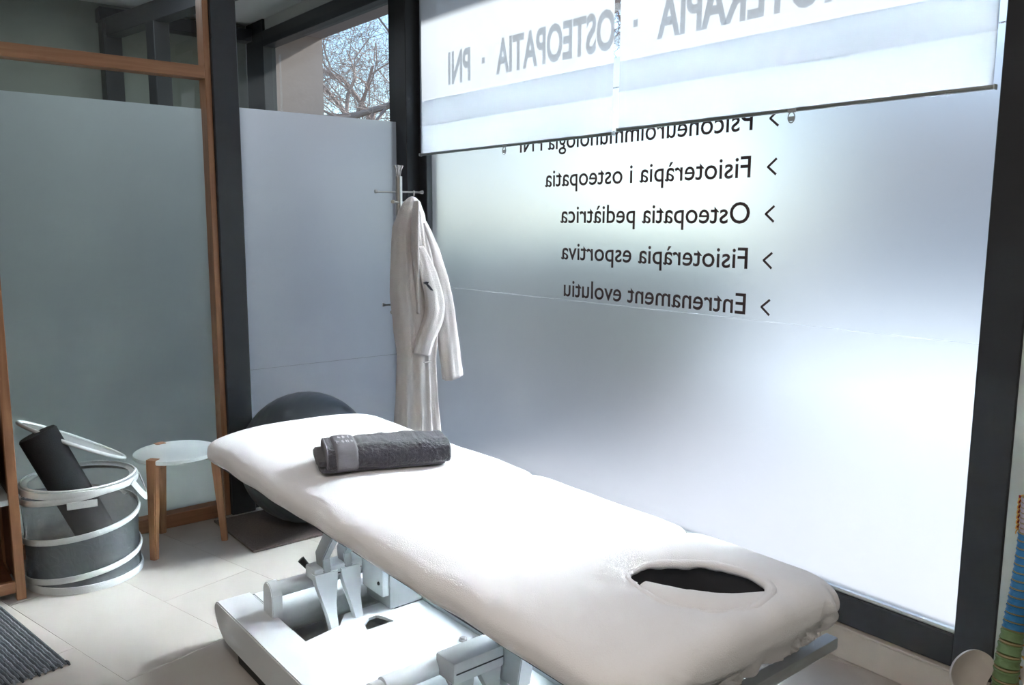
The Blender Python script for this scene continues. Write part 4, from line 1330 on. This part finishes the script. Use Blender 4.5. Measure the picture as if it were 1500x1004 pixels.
for i, h in enumerate(hs):
    h *= scale
    p, d = at(s + h / 2)
    s += h
    if i < 5: r, m_ = 0.034 - 0.0008 * i, m_green
    elif i < 17: r, m_ = 0.0295 - 0.00115 * (i - 5), m_blue
    else: r, m_ = 0.0125 - 0.0002 * (i - 17), m_lilac
    zax = d; yax = (zax.cross(BACK)).normalized(); xax = yax.cross(zax)
    mt = Matrix((xax, yax, zax)).transposed().to_4x4(); mt.translation = p - SB
    bm = bmesh.new()
    hb = h * 0.40
    b_lathe(bm, [(0, -hb), (r * 0.9, -hb), (r, -hb * 0.8), (r * 0.90, 0), (r, hb * 0.8), (r * 0.9, hb), (0, hb)], 20)
    # pedicles, arch, spinous and transverse processes
    L = r * (1.6 if i < 17 else 1.5)
    b_tube(bm, [(r * 0.7, 0.4 * r, 0), (r * 1.35, 0.45 * r, 0)], [hb * 0.55, hb * 0.45], 8)
    b_tube(bm, [(r * 0.7, -0.4 * r, 0), (r * 1.35, -0.45 * r, 0)], [hb * 0.55, hb * 0.45], 8)
    b_tube(bm, [(r * 1.25, 0, 0), (r * 1.6, 0, -hb * 0.3), (r * 1.2 + L, 0, -h * (0.35 if i < 5 else 0.7))], [hb * 0.8, hb * 0.6, hb * 0.35], 8)
    for sg in (1, -1):
        b_tube(bm, [(r * 1.2, sg * 0.4 * r, 0), (r * 1.45, sg * r * 0.75, hb * 0.3)], [hb * 0.5, hb * 0.25], 8)
    bmesh.ops.transform(bm, matrix=mt, verts=bm.verts[:])
    vert = from_bm('vertebra', bm, m_, sp, True, 45)
    lathe('disc', [(0, h * 0.40), (r * 0.86, h * 0.40), (r * 0.95, h * 0.5), (r * 0.86, h * 0.60), (0, h * 0.60)], m_disc, vert, 20, mt)
    for sg in ((1, -1) if i >= 17 else (-1,)):
        tube('nerve', [mt @ Vector((r * 1.0, sg * r * 0.5, h * 0.5)), mt @ Vector((r * 1.1, sg * r * 1.15, h * 0.3)), mt @ Vector((r * (0.6 if i > 16 else 1.2), sg * r * 1.55, -h * 0.25))], [0.0032, 0.003, 0.002], m_nerve, vert, 6)
    if i >= 17:
        for sg in (1, -1):
            tube('artery', [mt @ Vector((r * 0.9, sg * r * 1.25, -h * 0.5)), mt @ Vector((r * 0.75, sg * r * 1.35, h * 0.5))], 0.0028, m_artery, vert, 6)
            tube('nerve_branch', [mt @ Vector((r * 0.4, sg * r * 1.2, 0)), mt @ Vector((-r * 0.6, sg * r * 1.6, -h * 0.2)), mt @ Vector((-r * 1.1, sg * r * 1.7, -h * 0.5))], [0.002, 0.0018, 0.0012], m_nerve, vert, 6)
# sacrum
rings = []
for t in range(9):
    u = t / 8
    c = cl[0] - SB + Vector((0, 0, -0.005 - 0.10 * u)) + BACK * (0.035 * math.sin(u * 2.2))
    w = 0.050 * (1 - 0.85 * u); th_ = 0.020 * (1 - 0.6 * u)
    side_ = Vector((-BACK.y, BACK.x, 0))
    rings.append([c + side_ * w * math.cos(a) + BACK * th_ * math.sin(a) * (1 + 0.15 * math.cos(6 * a)) for a in [2 * math.pi * k / 20 for k in range(20)]])
loft('sacrum', rings, m_orange, sp)
# hip bones: thin flared bowls either side
def hip(sgn):
    side_ = Vector((-BACK.y, BACK.x, 0)) * sgn
    fwd_ = -BACK
    bm = bmesh.new()
    # iliac wing: crest runs from beside the sacrum (back) out to the front corner, the fossa is hollow
    NU, NV = 24, 10
    grid_o, grid_i = [], []
    crest = catmull([(0.032, -0.030, 0.300), (0.050, -0.030, 0.328), (0.085, -0.022, 0.344), (0.120, 0.000, 0.340), (0.148, 0.030, 0.318), (0.156, 0.050, 0.290), (0.146, 0.062, 0.262)], 4, False)
    for i in range(NU + 1):
        u = i / NU
        k_ = crest[min(i, len(crest) - 1)]
        low = Vector((0.070 + 0.030 * u, 0.020 + 0.030 * u, 0.215))
        ro, ri = [], []
        for j in range(NV + 1):
            v = j / NV
            q = low.lerp(k_, v)
            q = q + Vector((0.010, -0.020, 0.0)) * math.sin(math.pi * v) * math.sin(math.pi * (0.1 + 0.8 * u))
            p = side_ * (q.x * 0.88) + fwd_ * q.y + Vector((0, 0, q.z - 0.038))
            th_ = 0.0030 + 0.0035 * v ** 8
            nrm = (fwd_ * 0.85 - side_ * 0.4 + Vector((0, 0, 0.35))).normalized()
            ro.append(bm.verts.new(p - nrm * th_)); ri.append(bm.verts.new(p + nrm * th_))
        grid_o.append(ro); grid_i.append(ri)
    for g, fl_ in ((grid_o, 1), (grid_i, -1)):
        for i in range(NU):
            for j in range(NV):
                q = (g[i][j], g[i + 1][j], g[i + 1][j + 1], g[i][j + 1])
                bm.faces.new(q if fl_ > 0 else q[::-1])
    for i in range(NU):
        for j in (0, NV):
            bm.faces.new((grid_o[i][j], grid_o[i + 1][j], grid_i[i + 1][j], grid_i[i][j]))
    for i in (0, NU):
        for j in range(NV):
            bm.faces.new((grid_o[i][j], grid_o[i][j + 1], grid_i[i][j + 1], grid_i[i][j]))
    # lower ring of the hip bone down to the sit bone
    ring_pts = catmull([fwd_ * 0.045 + side_ * 0.035 + Vector((0, 0, 0.215)), fwd_ * 0.085 + side_ * 0.020 + Vector((0, 0, 0.165)), fwd_ * 0.095 + side_ * 0.006 + Vector((0, 0, 0.140)),
                        fwd_ * 0.060 + side_ * 0.03 + Vector((0, 0, 0.105)), fwd_ * 0.030 + side_ * 0.045 + Vector((0, 0, 0.125)), fwd_ * 0.030 + side_ * 0.045 + Vector((0, 0, 0.19))], 6, True)
    ring_pts.append(ring_pts[0])
    b_tube(bm, ring_pts, 0.010, 10, False)
    from_bm('hip_bone', bm, m_bone, sp, True, 60)
hip(1); hip(-1)
tube('stand_rod', [(0.03, 0.037, 0.02), (0.03, 0.037, 0.15), cl[0] - SB + BACK * 0.045 + Vector((0, 0, 0.0)), ], 0.006, m_steel, sp, 10)
tube('spinal_cord', [p - SB + BACK * 0.03 for p in cl[::1]], 0.005, m_nerve, sp, 8)
